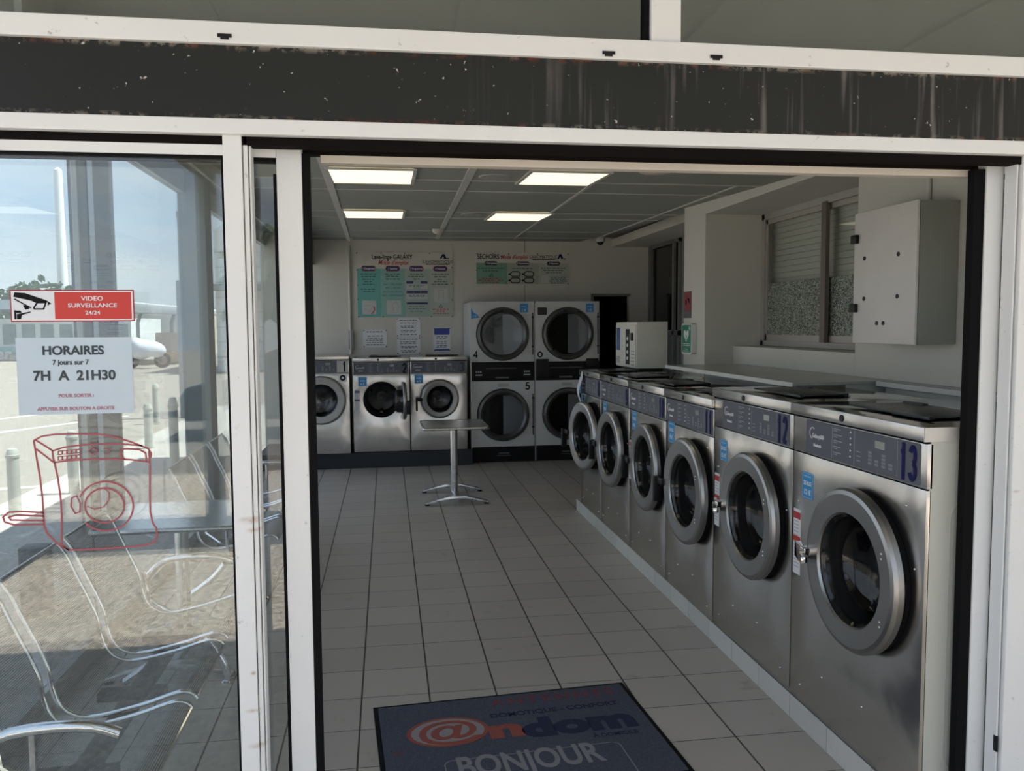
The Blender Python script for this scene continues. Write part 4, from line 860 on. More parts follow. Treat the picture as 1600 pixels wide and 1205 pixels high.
lines(t, w*.16, [h*.50, h*.42], [.36, .22], INK2); lines(t, w*.5, [h*.5], [.28], INK2); lines(t, w*.83, [h*.51, h*.44, h*.37], [.33, .27, .2], INK2); lines(t, w*.88, [h*.22, h*.16, h*.10, h*.04], [.2, .2, .24, .2], INK2)
lines(t, w*.16, [h*.18, h*.12, h*.06], [.24, .34, .24], REDINK)
q = MB()
for cx_ in (.40, .545):
    for cz_ in (.33, .13): ribbon(q, rrect(w*(cx_-.03), w*(cx_+.07), h*(cz_-.07), h*(cz_+.08), .03)+[(w*(cx_+.07), h*cz_)], .012, -.0150, -.0135); q.lathe([(0, -.0150), (.014, -.0150), (.014, -.0135)], (w*(cx_-.045), 0, h*cz_), 'y', 10)
q.build('programme_keys', BLKINK, t)
q = MB(); ribbon(q, [(w*.145, h*.26), (w*.165, h*.34), (w*.185, h*.26), (w*.145, h*.26)], .005, -.0150, -.0135); q.build('warning_triangle', BLKINK, t)
MB().box(w*.70, w*.775, -.0150, -.0135, h*.05, h*.29).build('drawing_box', mat('drawing_white'), t)
pins(t, [(.02, h-.012), (w*.18, h-.012), (w*.35, h-.012), (w*.66, h-.012), (w-.015, h-.012), (w-.015, .012), (w*.33, .012), (.012, h*.45)], -.013)
# sheets of paper
def sheet(px0, py0, px1, py1, label, ln, mcol=PAPER, blue=None, ink=BLKINK):
    a = at_y(px0, py0, YW); b_ = at_y(px1, py1, YW); w = b_.x-a.x; h = a.z-b_.z
    t = thing('notice_sheet', (a.x, YW, b_.z), 0, label, 'notice', 'notices on the back wall')
    MB().box(0, w, -.002, 0, 0, h).build('paper', mcol, t, smooth=False)
    if blue:
        for (q0, q1) in blue: MB().box(.01, w-.01, -.0028, -.002, h*q0, h*q1).build('blue_band', mat('notice_blue', (.02, .05, .30), .4), t)
    lines(t, w/2, [h*z for z in ln], [w*.8*(.7+.3*random.random()) for _ in ln], ink, y=-.0022, th=.008)
    pins(t, [(.012, h-.012), (w-.012, h-.012), (.012, .012), (w-.012, .012)], -.003); return t
sheet(567, 515, 605, 543, 'landscape white notice in a plastic sleeve, lowest left under the large board', (.85, .62, .50, .38, .26, .14))
sheet(619, 497, 657, 526, 'white notice pinned directly under the large instruction board', (.85, .72, .55, .48, .32, .24, .1))
sheet(620, 527, 657, 553, 'white notice in a shiny sleeve hanging below the middle notice', (.85, .70, .60, .42, .34, .18, .1))
sheet(677, 512, 704, 549, 'white notice with dark blue heading bands nearest the dryers', (.6, .52, .40, .32, .22, .16), blue=((.70, .97), (.03, .09)), ink=NAVY)
# pipe on back wall
p = at_y(547, 480, 8.58)
o = MB().tube([(p.x, 8.575, 1.30), (p.x, 8.575, 2.66)], .018, 12).build('wall_pipe', mat('pipe_paint', (.50, .50, .46), .5)); tag(o, 'painted vertical pipe on the back wall behind machine 1', 'pipe')
p = at_y(549, 535, 8.57)
tag(MB().box(p.x-.03, p.x+.03, 8.56, 8.597, 1.36, 1.60).build('junction_box', mat('grey_box', (.28, .27, .25), .5), None, bevel=.004), 'small grey junction box beside the pipe above machine 2', 'junction box')
# ================================================================== CEILING FITTINGS
def on_ceil(px, py):
    d = ray(px, py); y0 = CAMP; a = .037; k_ = (2.565+(y0.y-3.8)*a-y0.z)/(d.z-a*d.y); return CAMP+d*k_
def bar(p, q, wd, name='trim'):
    P, Q = on_ceil(*p), on_ceil(*q); d = Vector((Q.x-P.x, Q.y-P.y)).normalized(); n = Vector((-d.y, d.x))*wd/2
    b4 = [(P.x+n.x, P.y+n.y, ceil_z(P.y)-.009), (Q.x+n.x, Q.y+n.y, ceil_z(Q.y)-.009), (Q.x-n.x, Q.y-n.y, ceil_z(Q.y)-.009), (P.x-n.x, P.y-n.y, ceil_z(P.y)-.009)]
    return b4, [(x, y, z+.008) for x, y, z in b4]
tb = MB()
for p, q, wd in (((500, 240), (545, 374), .045), ((745, 250), (683, 372), .045), ((975, 251), (804, 372), .02), ((1150, 290), (940, 369), .02)): tb.hexa(*bar(p, q, wd))
xs = [-.15, 3.25]
for y in (1.5, 2.85, 3.37, 4.80, 5.35, 6.9, 7.9):
    tb.hexa([(xs[0], y-.008, ceil_z(y)-.006), (xs[1], y-.008, ceil_z(y)-.006), (xs[1], y+.008, ceil_z(y)-.006), (xs[0], y+.008, ceil_z(y)-.006)], [(xs[0], y-.008, ceil_z(y)+.001), (xs[1], y-.008, ceil_z(y)+.001), (xs[1], y+.008, ceil_z(y)+.001), (xs[0], y+.008, ceil_z(y)+.001)])
struct('trim_29', tb, TBAR, label='ceiling grid bars')
lamps = [(((514, 260), (643, 262), (644, 283), (521, 282)), 'glowing square ceiling light panel, near one on the left'), (((538, 327), (630, 327), (628, 338), (541, 338)), 'glowing square ceiling light panel, far one on the left'),
         (((828, 265), (948, 266), (922, 286), (814, 284)), 'glowing square ceiling light panel, near one on the right'), (((775, 331), (858, 331), (845, 343), (760, 341)), 'glowing square ceiling light panel, far one on the right')]
for cs, lb in lamps:
    P = [on_ceil(*c) for c in cs]; x0 = (P[0].x+P[3].x)/2; x1 = (P[1].x+P[2].x)/2; y0 = (P[0].y+P[1].y)/2; y1 = (P[2].y+P[3].y)/2
    zc = ceil_z((y0+y1)/2)-.014; t = thing('ceiling_light', ((x0+x1)/2, (y0+y1)/2, zc), 0, lb, 'light', 'ceiling light panels'); hw, hd = (x1-x0)/2, (y1-y0)/2
    t.rotation_euler = (math.atan(.037), 0, 0)
    MB().box(-hw, hw, -hd, hd, -.002, .004).build('diffuser', LAMP, t)
    MB().box(-hw-.02, -hw, -hd-.02, hd+.02, -.004, .006).box(hw, hw+.02, -hd-.02, hd+.02, -.004, .006).box(-hw, hw, -hd-.02, -hd, -.004, .006).box(-hw, hw, hd, hd+.02, -.004, .006).build('frame', TBAR, t)
p = on_ceil(1025, 248)
t = thing('round_ceiling_lamp', (p.x, p.y, ceil_z(p.y)), 0, 'cream dome ceiling lamp near the top of the doorway', 'light')
MB().lathe([(.0, -.075), (.08, -.068), (.13, -.035), (.145, -.008)], (0, 0, 0), 'z', 32).build('shade', mat('cream_shade', (.72, .62, .52), .35), t)
MB().lathe([(0, -.010), (.15, -.010), (.15, 0)], (0, 0, 0), 'z', 32).build('base', TBAR, t)
def domecam(px, py, y, r, lb, dark=True, dz=0):
    p = at_y(px, py, y); t = thing('dome_camera', (p.x, y, p.z), 0, lb, 'camera', None)
    MB().lathe([(0, r*1.3), (r*.95, r*1.3), (r*1.05, r*.9), (r*.95, 0), (r*.9, -.02)], (0, 0, 0), 'z', 24).build('housing', mat('camera_housing', (.52, .51, .47), .5), t)
    MB().sphere((0, 0, -.01), r*.7, 18, 10, (1, 1, 1.1)).build('lens_dome', mat('dark_dome', (.01, .01, .01), .15) if dark else mat('camera_housing'), t)
    MB().box(-.02, .02, 0, 8.6-y, r*.4, r*1.1).build('bracket', mat('camera_housing'), t); return t
domecam(938, 376, 8.2, .065, 'white dome camera with a dark lens at the rear right ceiling corner')
domecam(546, 370, 8.2, .055, 'white dome camera above the pipe at the rear left', dark=False)
p = on_ceil(684, 357)
t = thing('smoke_detector', (p.x, p.y, ceil_z(p.y)-.009), 0, 'round cream smoke detector on the ceiling bar', 'smoke detector')
MB().lathe([(0, -.05), (.03, -.05), (.05, -.035), (.058, -.012), (.06, 0)], (0, 0, 0), 'z', 24).build('housing', mat('detector_cream', (.62, .60, .52), .5), t)
MB().lathe([(.031, -.042), (.05, -.030)], (0, 0, 0), 'z', 24).build('vent_ring', BLKPL, t)
# round air vents on the ceiling
for (px, py, lb) in ((773, 275, 'round grey ceiling vent beside the near right light panel'), (737, 334, 'round grey ceiling vent beside the far right light panel')):
    p = on_ceil(px, py); o = MB().lathe([(0, -.006), (.05, -.010), (.09, -.006), (.095, 0)], (0, 0, 0), 'z', 28).build('ceiling_vent', mat('vent_grey', (.36, .36, .34), .6), None, loc=(p.x, p.y, ceil_z(p.y)-.004)); tag(o, lb, 'vent')
# ================================================================== TABLES
def table(loc, w, d, h, label, rz=0, slats=False):
    t = thing('cafe_table', loc, rz, label, 'table', 'square metal tables')
    tp = MB().prism(rrect(-w/2, w/2, -d/2, d/2, .03), h-.012, h, 'z').build('tabletop', mat('table_steel', (.80, .81, .83), .22, 1.0, bump=(6, .06, .01)), t)
    MB().tube([(x, y, h-.010) for x, y in rrect(-w/2, w/2, -d/2, d/2, .03)], .0125, 10, closed=True).build('rim', ALU, tp)
    MB().box(-w*.35, w*.35, -.03, .03, h-.03, h-.012).box(-.03, .03, -d*.35, d*.35, h-.03, h-.012).build('support_cross', ALU, t)
    MB().lathe([(0, .06), (.034, .06), (.034, h-.03), (0, h-.03)], (0, 0, 0), 'z', 28).build('column', ALU, t)
    MB().box(-.03, .03, -.24, .24, .045, .075).build('base_bar', ALU, t, bevel=.006)
    for s_ in (-1, 1):
        pr = [(-.29, .012), (-.29, .026), (-.20, .050), (-.08, .082), (.08, .082), (.20, .050), (.29, .026), (.29, .012), (.20, .030), (.08, .052), (-.08, .052), (-.20, .030)]
        fo = MB().prism(pr, s_*.30-.028, s_*.30+.028, 'y').build('foot', ALU, t, bevel=.004)
        for q in (-1, 1): MB().cyl((q*.275, s_*.30, 0), .022, .014, 'z', 14).build('foot_pad', BLKPL, fo)
    return t
table((1.355, 5.70, 0), .60, .66, .72, 'square steel pedestal table standing alone on the tiles before the back machines')
t2 = table((-.30, 2.10, 0), .66, .62, .725, 'square steel pedestal table between the perforated waiting benches behind the left glass', slats=True)
# ================================================================== BENCHES
PERF = bpy.data.materials.new('perforated_steel'); PERF.use_nodes = True
def perf():
    t = PERF.node_tree; b = t.nodes['Principled BSDF']; b.inputs['Base Color'].default_value = (.14, .15, .155, 1); b.inputs['Roughness'].default_value = .4; b.inputs['Metallic'].default_value = .6
    uv = nn(t, 'ShaderNodeTexCoord'); mp_ = nn(t, 'ShaderNodeMapping'); mp_.inputs['Scale'].default_value = (150, 150, 150); t.links.new(uv.outputs['UV'], mp_.inputs[0])
    v = nn(t, 'ShaderNodeTexVoronoi', Scale=1.0, Randomness=0.0); v.voronoi_dimensions = '2D'; t.links.new(mp_.outputs[0], v.inputs['Vector'])
    l = nn(t, 'ShaderNodeMath', operation='GREATER_THAN'); l.inputs[1].default_value = .36; t.links.new(v.outputs['Distance'], l.inputs[0]); t.links.new(l.outputs[0], b.inputs['Alpha'])
perf()
PROF = [(-.530, .835), (-.500, .790), (-.472, .722), (-.401, .555), (-.385, .470), (-.365, .410), (-.325, .370), (-.249, .356), (-.105, .384), (-.001, .415), (.035, .420), (.062, .412), (.075, .395)]
def smooth_prof(P, n=4):
    out_ = []
    for i in range(len(P)-1):
        p0 = P[max(i-1, 0)]; p1 = P[i]; p2 = P[i+1]; p3 = P[min(i+2, len(P)-1)]
        for k in range(n):
            u = k/n; out_.append(tuple(.5*((2*p1[j])+(-p0[j]+p2[j])*u+(2*p0[j]-5*p1[j]+4*p2[j]-p3[j])*u*u+(-p0[j]+3*p1[j]-3*p2[j]+p3[j])*u**3) for j in (0, 1)))
    return out_+[P[-1]]
SP = smooth_prof(PROF)
def bench(y0, n, label, pitch=.555, x_off=0):
    t = thing('waiting_bench', (x_off-.18, y0, 0), 0, label, 'bench', 'perforated steel waiting benches')
    sp = [(x+.18, z) for x, z in SP]
    for k in range(n):
        a = y0*0+k*pitch+.035; b_ = a+pitch-.075
        vs = []; fs = []; uvs = []; L = 0
        for i, (x, z) in enumerate(sp):
            if i: L += math.hypot(x-sp[i-1][0], z-sp[i-1][1])
            vs += [(x, a, z), (x, b_, z)]; uvs += [(0, L), (b_-a, L)]
        for i in range(len(sp)-1): fs.append((2*i, 2*i+1, 2*i+3, 2*i+2))
        me = bpy.data.meshes.new('seat_shell'); me.from_pydata(vs, [], fs); me.materials.append(PERF)
        ul = me.uv_layers.new(name='UVMap')
        for p in me.polygons:
            p.use_smooth = True
            for li in p.loop_indices: ul.data[li].uv = uvs[me.loops[li].vertex_index]
        o = bpy.data.objects.new('seat_shell', me); COL.objects.link(o); o.parent = t
        for yy in (a, b_): MB().tube([(x, yy, z) for x, z in sp], .0085, 10).build('side_rail', CHROME, o)
        MB().tube([(sp[0][0], a, sp[0][1]), (sp[0][0], b_, sp[0][1])], .007, 8).build('top_rail', CHROME, o)
        MB().tube([(sp[-1][0], a, sp[-1][1]), (sp[-1][0], b_, sp[-1][1])], .007, 8).build('front_rail', CHROME, o)
        MB().box(-.13, .10, a+.19, a+.24, .318, .352).build('bracket', BLKPL, o)
    Ln = n*pitch
    MB().box(-.06, .0, 0, Ln, .262, .318).build('beam', mat('beam_black', (.02, .02, .022), .4), t, bevel=.008)
    for yy in (.16, Ln-.02):
        lp = [(-.30, .035), (-.26, .06), (-.14, .15), (-.05, .255), (.0, .265), (.08, .20), (.14, .09), (.155, .03)]
        lg = MB().tube([(x, yy, z) for x, z in smooth_prof(lp, 3)], .018, 12).build('leg', CHROME, t)
        for xx, zz in ((-.30, .0), (.155, .0)): MB().lathe([(0, 0), (.03, 0), (.03, .008), (.012, .016), (.010, .04), (0, .04)], (xx, yy, zz), 'z', 18).build('foot_pad', CHROME, lg)
        MB().tube([(-.03, yy, .30), (-.18, yy, .42), (-.20, yy, .55)], .012, 8).build('back_strut', CHROME, lg)
    # armrests
    for yy in (.0, Ln):
        ap = [(-.20, .50), (-.12, .58), (.0, .60), (.12, .595), (.19, .57)]
        MB().tube([(x, yy, z) for x, z in smooth_prof(ap, 3)], .016, 12).build('armrest', CHROME, t)
        MB().tube([(-.03, yy, .30), (-.03, yy, .60)], .010, 8).build('arm_post', CHROME, t)
    return t
bench(.075, 3, 'perforated steel waiting bench nearest the left glass, in front of the square table')
bench(2.78, 3, 'perforated steel waiting bench beyond the square table along the side windows')
# ================================================================== DOOR MAT
a = at_z(583, 1108, 0); b_ = at_z(972, 1068, 0); ang = math.atan2(b_.y-a.y, b_.x-a.x); L = math.hypot(b_.x-a.x, b_.y-a.y)
t = thing('door_mat', (a.x, a.y, 0), ang, 'dark blue-grey printed door mat with black rubber border at the doorway', 'door mat')
Hm = .80
MB().box(0, L, -Hm, 0, .0005, .006).build('rubber_border', BLACK, t, bevel=.002)
fm = aggregate('mat_pile', (.050, .058, .085), 500, .6)
MB().box(.02, L-.02, -Hm+.02, -.02, .006, .009).build('pile', fm, t)
FL = (0, 0, 0); ORI = mat('mat_orange_red', (.26, .065, .045), .9); CRM = mat('mat_cream', (.26, .235, .235), .9); NV = mat('mat_navy', (.008, .012, .045), .9); GR = mat('mat_grey', (.20, .20, .21), .9); PNK = mat('mat_dull_red', (.15, .035, .045), .9)
def mtext(s, size, x, y, m_, **k): return text(t, s, size, x, y, .0096, m_, rot=FL, ext=.0003, **k)
RM2 = Matrix.Rotation(-ang, 3, 'Z')
def ml(px, py): q_ = RM2 @ (at_z(px, py, 0)-Vector((a.x, a.y, 0))); return q_.x, q_.y
def place(s, px0, px1, py, hgt, m_, yoff=0, **k):
    # lettering between two measured ends on the mat
    x0, y0 = ml(px0, py+yoff); x1, y1 = ml(px1, py); me = text_mesh(s, 1.0, 0, 1.0, .0003, 'CENTER', 0, k.get('spacing', 1.0)); wd = max(v.co.x for v in me.vertices)-min(v.co.x for v in me.vertices)
    return mtext(s, hgt, (x0+x1)/2, (y0+y1)/2, m_, sx=(x1-x0)/(wd*hgt), **k)
place('ANTENNES', 762, 965, 1093, .085, PNK, bold=.001, spacing=1.25)
place('DOMOTIQUE - CONFORT', 762, 972, 1112, .050, NV, bold=.001)
ox_, oy_ = ml(700, 1147); orx = abs(ml(765, 1147)[0]-ml(638, 1147)[0])/2; ory = orx*.72
for nm, r0, r1, m_, z0_, z1_ in (('oval_disc', 0, 1, CRM, .0091, .0097), ('oval_rim', .93, 1.04, ORI, .0092, .0102)):
    el = MB().lathe([(r0, z0_), (r1, z0_), (r1, z1_), (r0, z1_)], (0, 0, 0), 'z', 44, closed=(r0 > 0))
    el.v = [(x*orx+ox_, y*ory+oy_, z) for x, y, z in el.v]; el.build(nm, m_, t)
o_ = mtext('@', ory*1.75, ox_, oy_, ORI, bold=.004, sx=1.25); o_.location.z = .0102
place('n', 768, 812, 1143, .20, ORI, bold=.010); place('dom', 817, 992, 1134, .21, NV, bold=.012)
place('À DOMICILE', 925, 1000, 1150, .04, NV, bold=.0005); place('TV', 614, 630, 1183, .055, PNK, bold=.001)
q = MB(); c0_, c1_ = ml(693, 1192), ml(958, 1163); P = rrect(c0_[0], c1_[0]+.02, c1_[1]-.27, c1_[1], .03); P.append(P[0])
for p0, p1 in zip(P[:-1], P[1:]):
    d = Vector((p1[0]-p0[0], p1[1]-p0[1])); n_ = Vector((-d.y, d.x)).normalized()*.0025 if d.length > 1e-6 else Vector((0, 0))
    q.add([(p0[0]+n_.x, p0[1]+n_.y, .0097), (p1[0]+n_.x, p1[1]+n_.y, .0097), (p1[0]-n_.x, p1[1]-n_.y, .0097), (p0[0]-n_.x, p0[1]-n_.y, .0097)], [(0, 1, 2, 3)])
q.build('outline_box', GR, t)
place('BONJOUR', 712, 945, 1192, .20, GR, bold=.005)
# ================================================================== OUTSIDE
struct('ground', box(-60, 60, -60, 80, -.08, -.03), ASPH)
struct('pavement', box(-2.9, 8, -7.5, 0.0, -.06, -.004), PAVE)
struct('side_pavement', box(-2.9, -.80, 0.0, 16, -.06, -.006), aggregate('light_concrete', (.44, .41, .37), 50, .1))
LINE = mat('road_paint', (.66, .65, .62), .7)
lines_ = [((0, 676), (200, 650)), ((0, 765), (110, 757)), ((0, 655), (60, 648))]
lm_ = MB()
for p, q in lines_:
    a = at_z(*p, -.03); b_ = at_z(*q, -.03); a2 = a+(a-b_)*.8; d = Vector((b_.x-a2.x, b_.y-a2.y)).normalized(); n_ = Vector((-d.y, d.x))*.06
    lm_.hexa([(a2.x+n_.x, a2.y+n_.y, -.03), (b_.x+n_.x, b_.y+n_.y, -.03), (b_.x-n_.x, b_.y-n_.y, -.03), (a2.x-n_.x, a2.y-n_.y, -.03)], [(a2.x+n_.x, a2.y+n_.y, -.026), (b_.x+n_.x, b_.y+n_.y, -.026), (b_.x-n_.x, b_.y-n_.y, -.026), (a2.x-n_.x, a2.y-n_.y, -.026)])
o = lm_.build('road_markings', LINE); o['kind'] = 'structure'
BOL = mat('bollard_paint', (.42, .44, .40), .5)
def bollard(px, py, ht, label, r=.052):
    p = at_z(px, py, 0); t = thing('bollard', (p.x, p.y, -.005), 0, label, 'bollard', 'grey metal bollards outside')
    MB().lathe([(0, 0), (r, 0), (r, ht*.86), (0, ht*.86)], n=20).build('post', BOL, t)
    MB().lathe([(0, ht*.86), (r*1.12, ht*.86), (r*1.14, ht*.90), (r*1.0, ht*.905), (r*.98, ht*.93), (r*.7, ht*.985), (0, ht)], n=20).build('cap', BOL, t)
bollard(24, 803, .60, 'grey bollard outside at the far left edge of the glass'); bollard(116, 770, .64, 'grey bollard outside behind the red machine drawing')
bollard(233, 700, .62, 'grey bollard outside right of the hours sheet', .055); bollard(245, 660, .68, 'smallest grey bollard, farthest out in the car park', .055); bollard(274, 745, .90, 'tallest grey bollard in front of the grey pillar', .05)
p = at_z(60, 960, 0)
tag(MB().box(-.07, .07, -.06, .06, 0, .41).build('short_post', mat('dark_slate_paint', (.035, .05, .07), .5), None, bevel=.006, loc=(p.x, p.y, -.004)), 'short dark slate post outside low behind the left glass', 'post')
# steel column outside
p = at_y(150, 815, 5.0); x0 = at_y(118, 500, 5.0).x; x1 = at_y(182, 500, 5.0).x
t = thing('steel_column', ((x0+x1)/2, 5.0, 0), 0, 'tall dark grey steel column with a light strip outside the side windows', 'column'); hw = (x1-x0)/2
DG = mat('column_dark', (.045, .055, .060), .5, noise=(4, .12, .05))
MB().box(-hw, -hw*.12, -.05, .05, 0, 4.2).build('flange', DG, t, bevel=.004); MB().box(hw*.22, hw, -.05, .05, 0, 4.2).build('flange', DG, t, bevel=.004)
MB().box(-hw*.05, hw*.20, -.04, .02, 0, 4.2).build('web_strip', mat('column_strip', (.42, .47, .50), .4), t); MB().box(-hw*.13, -hw*.05, -.03, .02, 0, 4.2).build('cable', BLACK, t)
# far things seen through the side glass: real sizes, each at its own distance
def far(px, py, y): return at_y(px, py, y)
a = far(86, 265, 60); b_ = far(103, 460, 60)
t = thing('tall_white_mast', ((a.x+b_.x)/2, 60, -.03), 0, 'tall white mast standing far off in the car park', 'mast'); rr = abs(far(100, 300, 60).x-far(87, 300, 60).x)/2
MB().lathe([(0, 0), (rr*1.4, 0), (rr, a.z), (0, a.z+.2)], n=16).build('shaft', mat('mast_white', (.78, .78, .76), .5), t)
a = far(-30, 470, 45); b_ = far(84, 483, 45)
t = thing('kiosk_building', ((a.x+b_.x)/2, 45, -.03), 0, 'low glazed shop building far across the car park behind the hours sheet', 'building'); X0 = far(-60, 520, 45).x-((a.x+b_.x)/2); X1 = far(205, 520, 45).x-((a.x+b_.x)/2); zr = far(40, 470, 45).z; zs = far(40, 484, 45).z; zg = far(40, 503, 45).z
MB().box(X0, far(84, 470, 45).x-(a.x+b_.x)/2, -1.5, 6, zs+.03, zr+.03).build('canopy_roof', mat('blue_grey_roof', (.42, .48, .52), .5), t)
MB().box(X0, X1, 0, 6, 0, zg+.2).build('wall', mat('kiosk_white', (.66, .68, .66), .6), t)
step = (X1-X0)/9
for i in range(9):
    f_ = MB().box(X0+i*step+.15, X0+(i+1)*step-.15, -.06, 0, zg*.42, zg*.95).build('shop_window', mat('kiosk_glass', (.22, .28, .27), .15, noise=(1.0, .4, .05)), t)
MB().box(X0, X1, -.05, 0, .3, zg*.36).build('teal_panel', mat('kiosk_teal', (.28, .45, .43), .5), t)
text(t, 'ar', .8, far(8, 553, 45).x-(a.x+b_.x)/2, -.1, far(8, 553, 45).z, WHTINK, bold=.03)
# petrol-style canopy on the right
a = far(205, 462, 40); b_ = far(300, 487, 40); c = ((a.x+b_.x)/2, 40)
t = thing('forecourt_canopy', (c[0], c[1], -.03), 0, 'white curved forecourt canopy on thin posts far outside near the motorbike', 'canopy')
zt_ = far(240, 466, 40).z; zb_ = far(240, 487, 40).z; X0 = a.x-c[0]-1.5; X1 = b_.x-c[0]+1
MB().hexa([(X0, -3, zb_), (X1, -3, zb_-.15), (X1, 4, zb_-.15), (X0, 4, zb_)], [(X0, -3, zt_), (X1, -3, zb_+.12), (X1, 4, zb_+.12), (X0, 4, zt_)]).build('roof', mat('canopy_white', (.74, .75, .74), .5), t, bevel=.1)
for px in (215, 268): MB().tube([(far(px, 500, 40).x-c[0], 0, 0), (far(px, 500, 40).x-c[0], 0, zb_-.5), (far(px+6, 500, 40).x-c[0], 0, zb_)], .09, 8).build('post', mat('post_grey', (.40, .43, .42), .5), t)
a = far(212, 492, 52); b_ = far(268, 552, 52)
tag(MB().box(far(205, 500, 52).x, far(330, 500, 52).x, 52, 58, -.03, far(230, 490, 52).z).build('beige_building', mat('beige_render', (.66, .60, .50), .8), None), 'plain beige building wall far behind the motorbike', 'building')
a = far(248, 550, 38)
tag(box(far(243, 550, 38).x, far(268, 550, 38).x, 38, 39.5, -.03, far(250, 520, 38).z).build('tan_enclosure', mat('tan_panel', (.50, .38, .26), .7), None, bevel=.05), 'tan box-shaped enclosure to the right of the far motorbike', 'enclosure')
# motorbike with a white cover
c = far(229, 556, 34); t = thing('motorbike', (c.x, 34, -.03), 0, 'dark motorbike under a white cover far outside in the car park', 'motorbike')
for s_ in (-1, 1): MB().lathe([(.20, -.06), (.32, -.06), (.32, .06), (.20, .06)], (s_*.62, 0, .32), 'y', 20, closed=True).build('wheel', BLACK, t); MB().lathe([(0, -.02), (.2, -.02), (.2, .02), (0, .02)], (s_*.62, 0, .32), 'y', 16).build('hub', PALE, t) if False else None
MB().tube([(-.6, 0, .34), (-.3, 0, .62), (.3, 0, .60), (.62, 0, .34)], .12, 10).build('frame', mat('bike_dark', (.04, .05, .07), .5), t)
cv = MB().sphere((0, 0, .72), .5, 24, 14, (1.55, .7, .85)); cv.v = [(x, y, max(z, .42+.06*math.sin(x*7))+(.22*math.exp(-((x+.45)/.22)**2) if z > .8 else 0)) for x, y, z in cv.v]; cv.build('cover', mat('cover_white', (.74, .75, .78), .7), t)
# billboard seen edge-on beside the pillar
a = far(277, 328, 14); b_ = far(292, 436, 14)
t = thing('billboard', ((a.x+b_.x)/2, 14, -.03), 0, 'white billboard seen almost edge-on beside the grey pillar', 'billboard'); hw = (b_.x-a.x)/2
MB().box(-hw, -hw*.5, -.05, .05, b_.z, a.z).box(-hw*1.2, hw*1.4, -.06, .06, a.z-.12, a.z).build('frame', mat('billboard_grey', (.30, .32, .34), .5), t)
MB().box(-hw*.4, hw*1.4, -.03, .03, b_.z, a.z-.12).build('panel', mat('billboard_white', (.78, .76, .73), .6), t); MB().box(-.12, .12, -.06, .06, 0, b_.z).build('post', mat('billboard_grey'), t)
# white gabled building
a = far(333, 338, 30); b_ = far(366, 440, 30); c = ((a.x+b_.x)/2+1.2, 30)
t = thing('white_house', (c[0], 30, -.03), 0, 'tall white clapboard building far outside between the mullion and the stile', 'building'); hw = (b_.x-a.x)/2+1.2
hm = MB(); z1 = far(345, 360, 30).z; hm.prism([(-hw, 0), (hw, 0), (hw, z1), (-hw*.2, z1+1.0), (-hw, z1)], 0, 5, 'y'); hm.build('wall', mat('house_white', (.80, .80, .78), .7), t)
q = MB()
for k in range(int(z1/.55)): q.box(-hw, hw, -.02, 0, k*.55, k*.55+.04)
q.build('siding_joint', mat('siding_shadow', (.50, .50, .50), .7), t)
MB().box(-hw, hw, -1.2, 0, far(345, 445, 30).z-.2, far(345, 445, 30).z).build('awning', mat('awning_green', (.25, .32, .30), .6), t)
# trees
LEAF = mat('leaf_green', (.10, .18, .07), .8, noise=(3, .35, .05)); BARK = mat('bark', (.16, .12, .09), .9)
def tree(x, y, ht, r, label, seed, name='leafy_tree', n=420):
    random.seed(seed); t = thing(name, (x, y, -.03), 0, label, 'tree')
    MB().tube([(0, 0, 0), (.05, 0, ht*.3), (0, .05, ht*.65)], [r*.10, r*.08, r*.05], 8).build('trunk', BARK, t)
    q = MB()
    for i in range(n):
        u = random.random()*2*PI; v = math.acos(2*random.random()-1); rr = r*(.55+.5*random.random())
        c = Vector((rr*math.sin(v)*math.cos(u), rr*math.sin(v)*math.sin(u), ht-r+rr*math.cos(v)*.95)); s_ = r*.13
        M = Matrix.Translation(c) @ Matrix.Rotation(random.random()*6, 4, Vector((random.random(), random.random(), random.random())).normalized())
        for k in range(3):
            M2 = M @ Matrix.Rotation(k*1.1, 4, 'X'); q.add([(-s_, 0, 0), (0, -s_*.5, s_*.1), (s_, 0, 0), (0, s_*.5, s_*.1)], [(0, 1, 2, 3)], M2)
    q.build('crown', LEAF, t, fix=False, smooth=False); return t
c = far(77, 450, 55); tree(c.x, 55, far(77, 432, 55).z, 2.3, 'rounded green tree far off behind the white mast', 5)
c = far(48, 450, 66); tree(c.x, 66, far(48, 440, 66).z, 2.0, 'small green tree far off at the left of the white mast', 6)
c = far(14, 450, 74); tree(c.x, 74, far(14, 448, 74).z, 2.0, 'dim green tree far off at the left edge of the glass', 8)
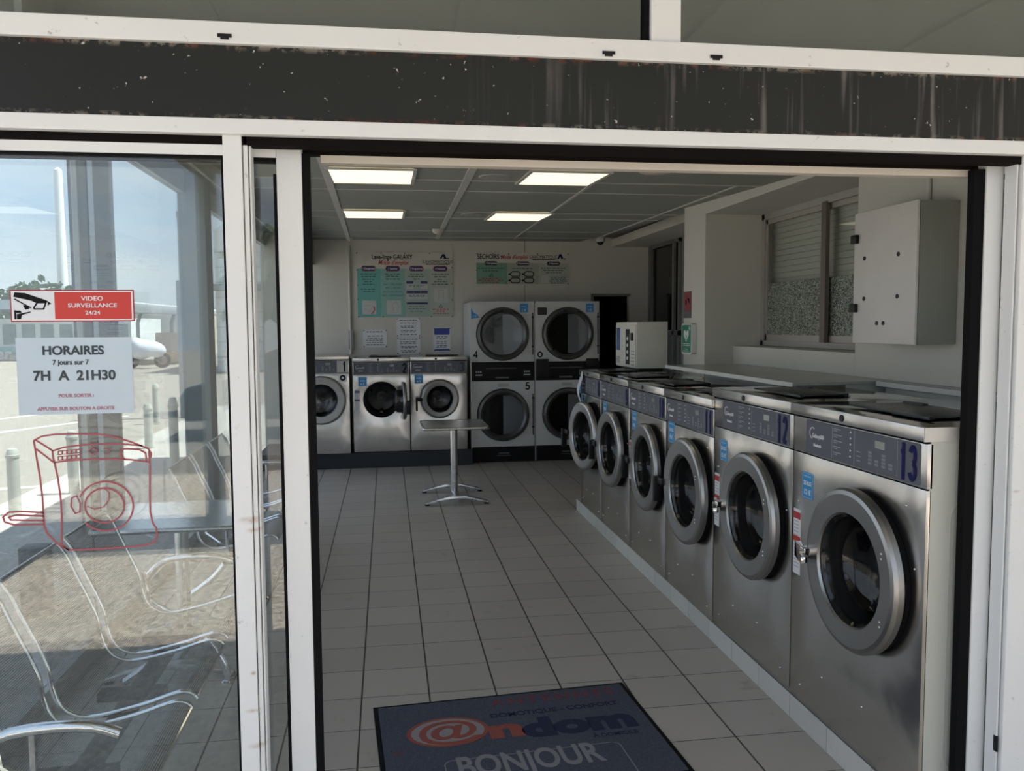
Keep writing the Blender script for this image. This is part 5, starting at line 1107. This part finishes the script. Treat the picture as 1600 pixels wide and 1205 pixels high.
# car park and street in front of the shop (mirrored in the glass and steel)
def palm(x, y, ht, label):
    random.seed(11); t = thing('palm_tree', (x, y, -.03), 0, label, 'tree')
    MB().tube([(0, 0, 0), (.05, 0, ht*.5), (0, 0, ht*.8)], [.20, .15, .13], 10).build('trunk', BARK, t)
    q = MB()
    for i in range(46):
        a = random.random()*2*PI; el = random.uniform(-.5, 1.35); L_ = ht*.34
        pts = []
        for k in range(7):
            u = k/6; pts.append(Vector((math.cos(a)*L_*u*math.cos(el*.9), math.sin(a)*L_*u*math.cos(el*.9), ht*.8+L_*u*math.sin(el)-L_*.55*u*u)))
        for k in range(6):
            d = (pts[k+1]-pts[k]).normalized(); sd_ = d.cross(Vector((0, 0, 1))).normalized()
            for s_ in (-1, 1): q.add([pts[k], pts[k]+sd_*s_*.22-Vector((0, 0, .14)), pts[k+1]+sd_*s_*.16-Vector((0, 0, .12)), pts[k+1]], [(0, 1, 2, 3)])
    q.build('fronds', mat('palm_green', (.05, .10, .04), .7), t, fix=False, smooth=False)
palm(-1.25, -14.5, 3.9, 'dark bushy palm mirrored in the narrow pane of the left sliding leaf')
def car(x, y, label):
    t = thing('parked_car', (x, y, -.03), 0, label, 'car'); PT = mat('car_paint', (.02, .022, .025), .25, coat=1.0)
    side = [(-2.05, .30), (-2.10, .62), (-2.0, .80), (-1.35, .93), (-.80, 1.32), (-.45, 1.43), (.55, 1.43), (1.10, 1.25), (1.55, .98), (2.0, .90), (2.10, .60), (2.05, .30)]
    MB().prism(side, -.80, .80, 'y').build('body', PT, t, bevel=.06)
    gl_ = [(-1.22, .95), (-.75, 1.29), (-.45, 1.37), (.52, 1.37), (1.0, 1.20), (1.28, .98)]
    MB().prism(gl_, -.812, .812, 'y').build('side_windows', mat('car_glass', (.05, .06, .07), .08), t)
    for sx_ in (-1.32, 1.32):
        for sy_ in (-1, 1):
            wv_ = MB().lathe([(0, -.1), (.30, -.1), (.31, 0), (.30, .1), (0, .1)], (sx_, sy_*.74, .31), 'y', 26).build('wheel', BLACK, t)
            MB().lathe([(0, -.112), (.19, -.108), (.19, .108), (0, .112)], (sx_, sy_*.74, .31), 'y', 20).build('rim', ALU, wv_)
    for sx_, m_ in ((-2.07, WHTINK), (2.07, REDINK)):
        for sy_ in (-1, 1): MB().sphere((sx_*.985, sy_*.62, .68), .10, 12, 8, (.5, 1.4, .7)).build('lamp', m_, t)
car(-.2, -11.2, 'dark parked car mirrored in the narrow pane of the left sliding leaf')
o = MB().box(7, 40, -42, -36, -.03, 4.2).build('street_building', mat('street_render', (.60, .57, .52), .8)); tag(o, 'long pale building across the street, only mirrored in the glass', 'building')
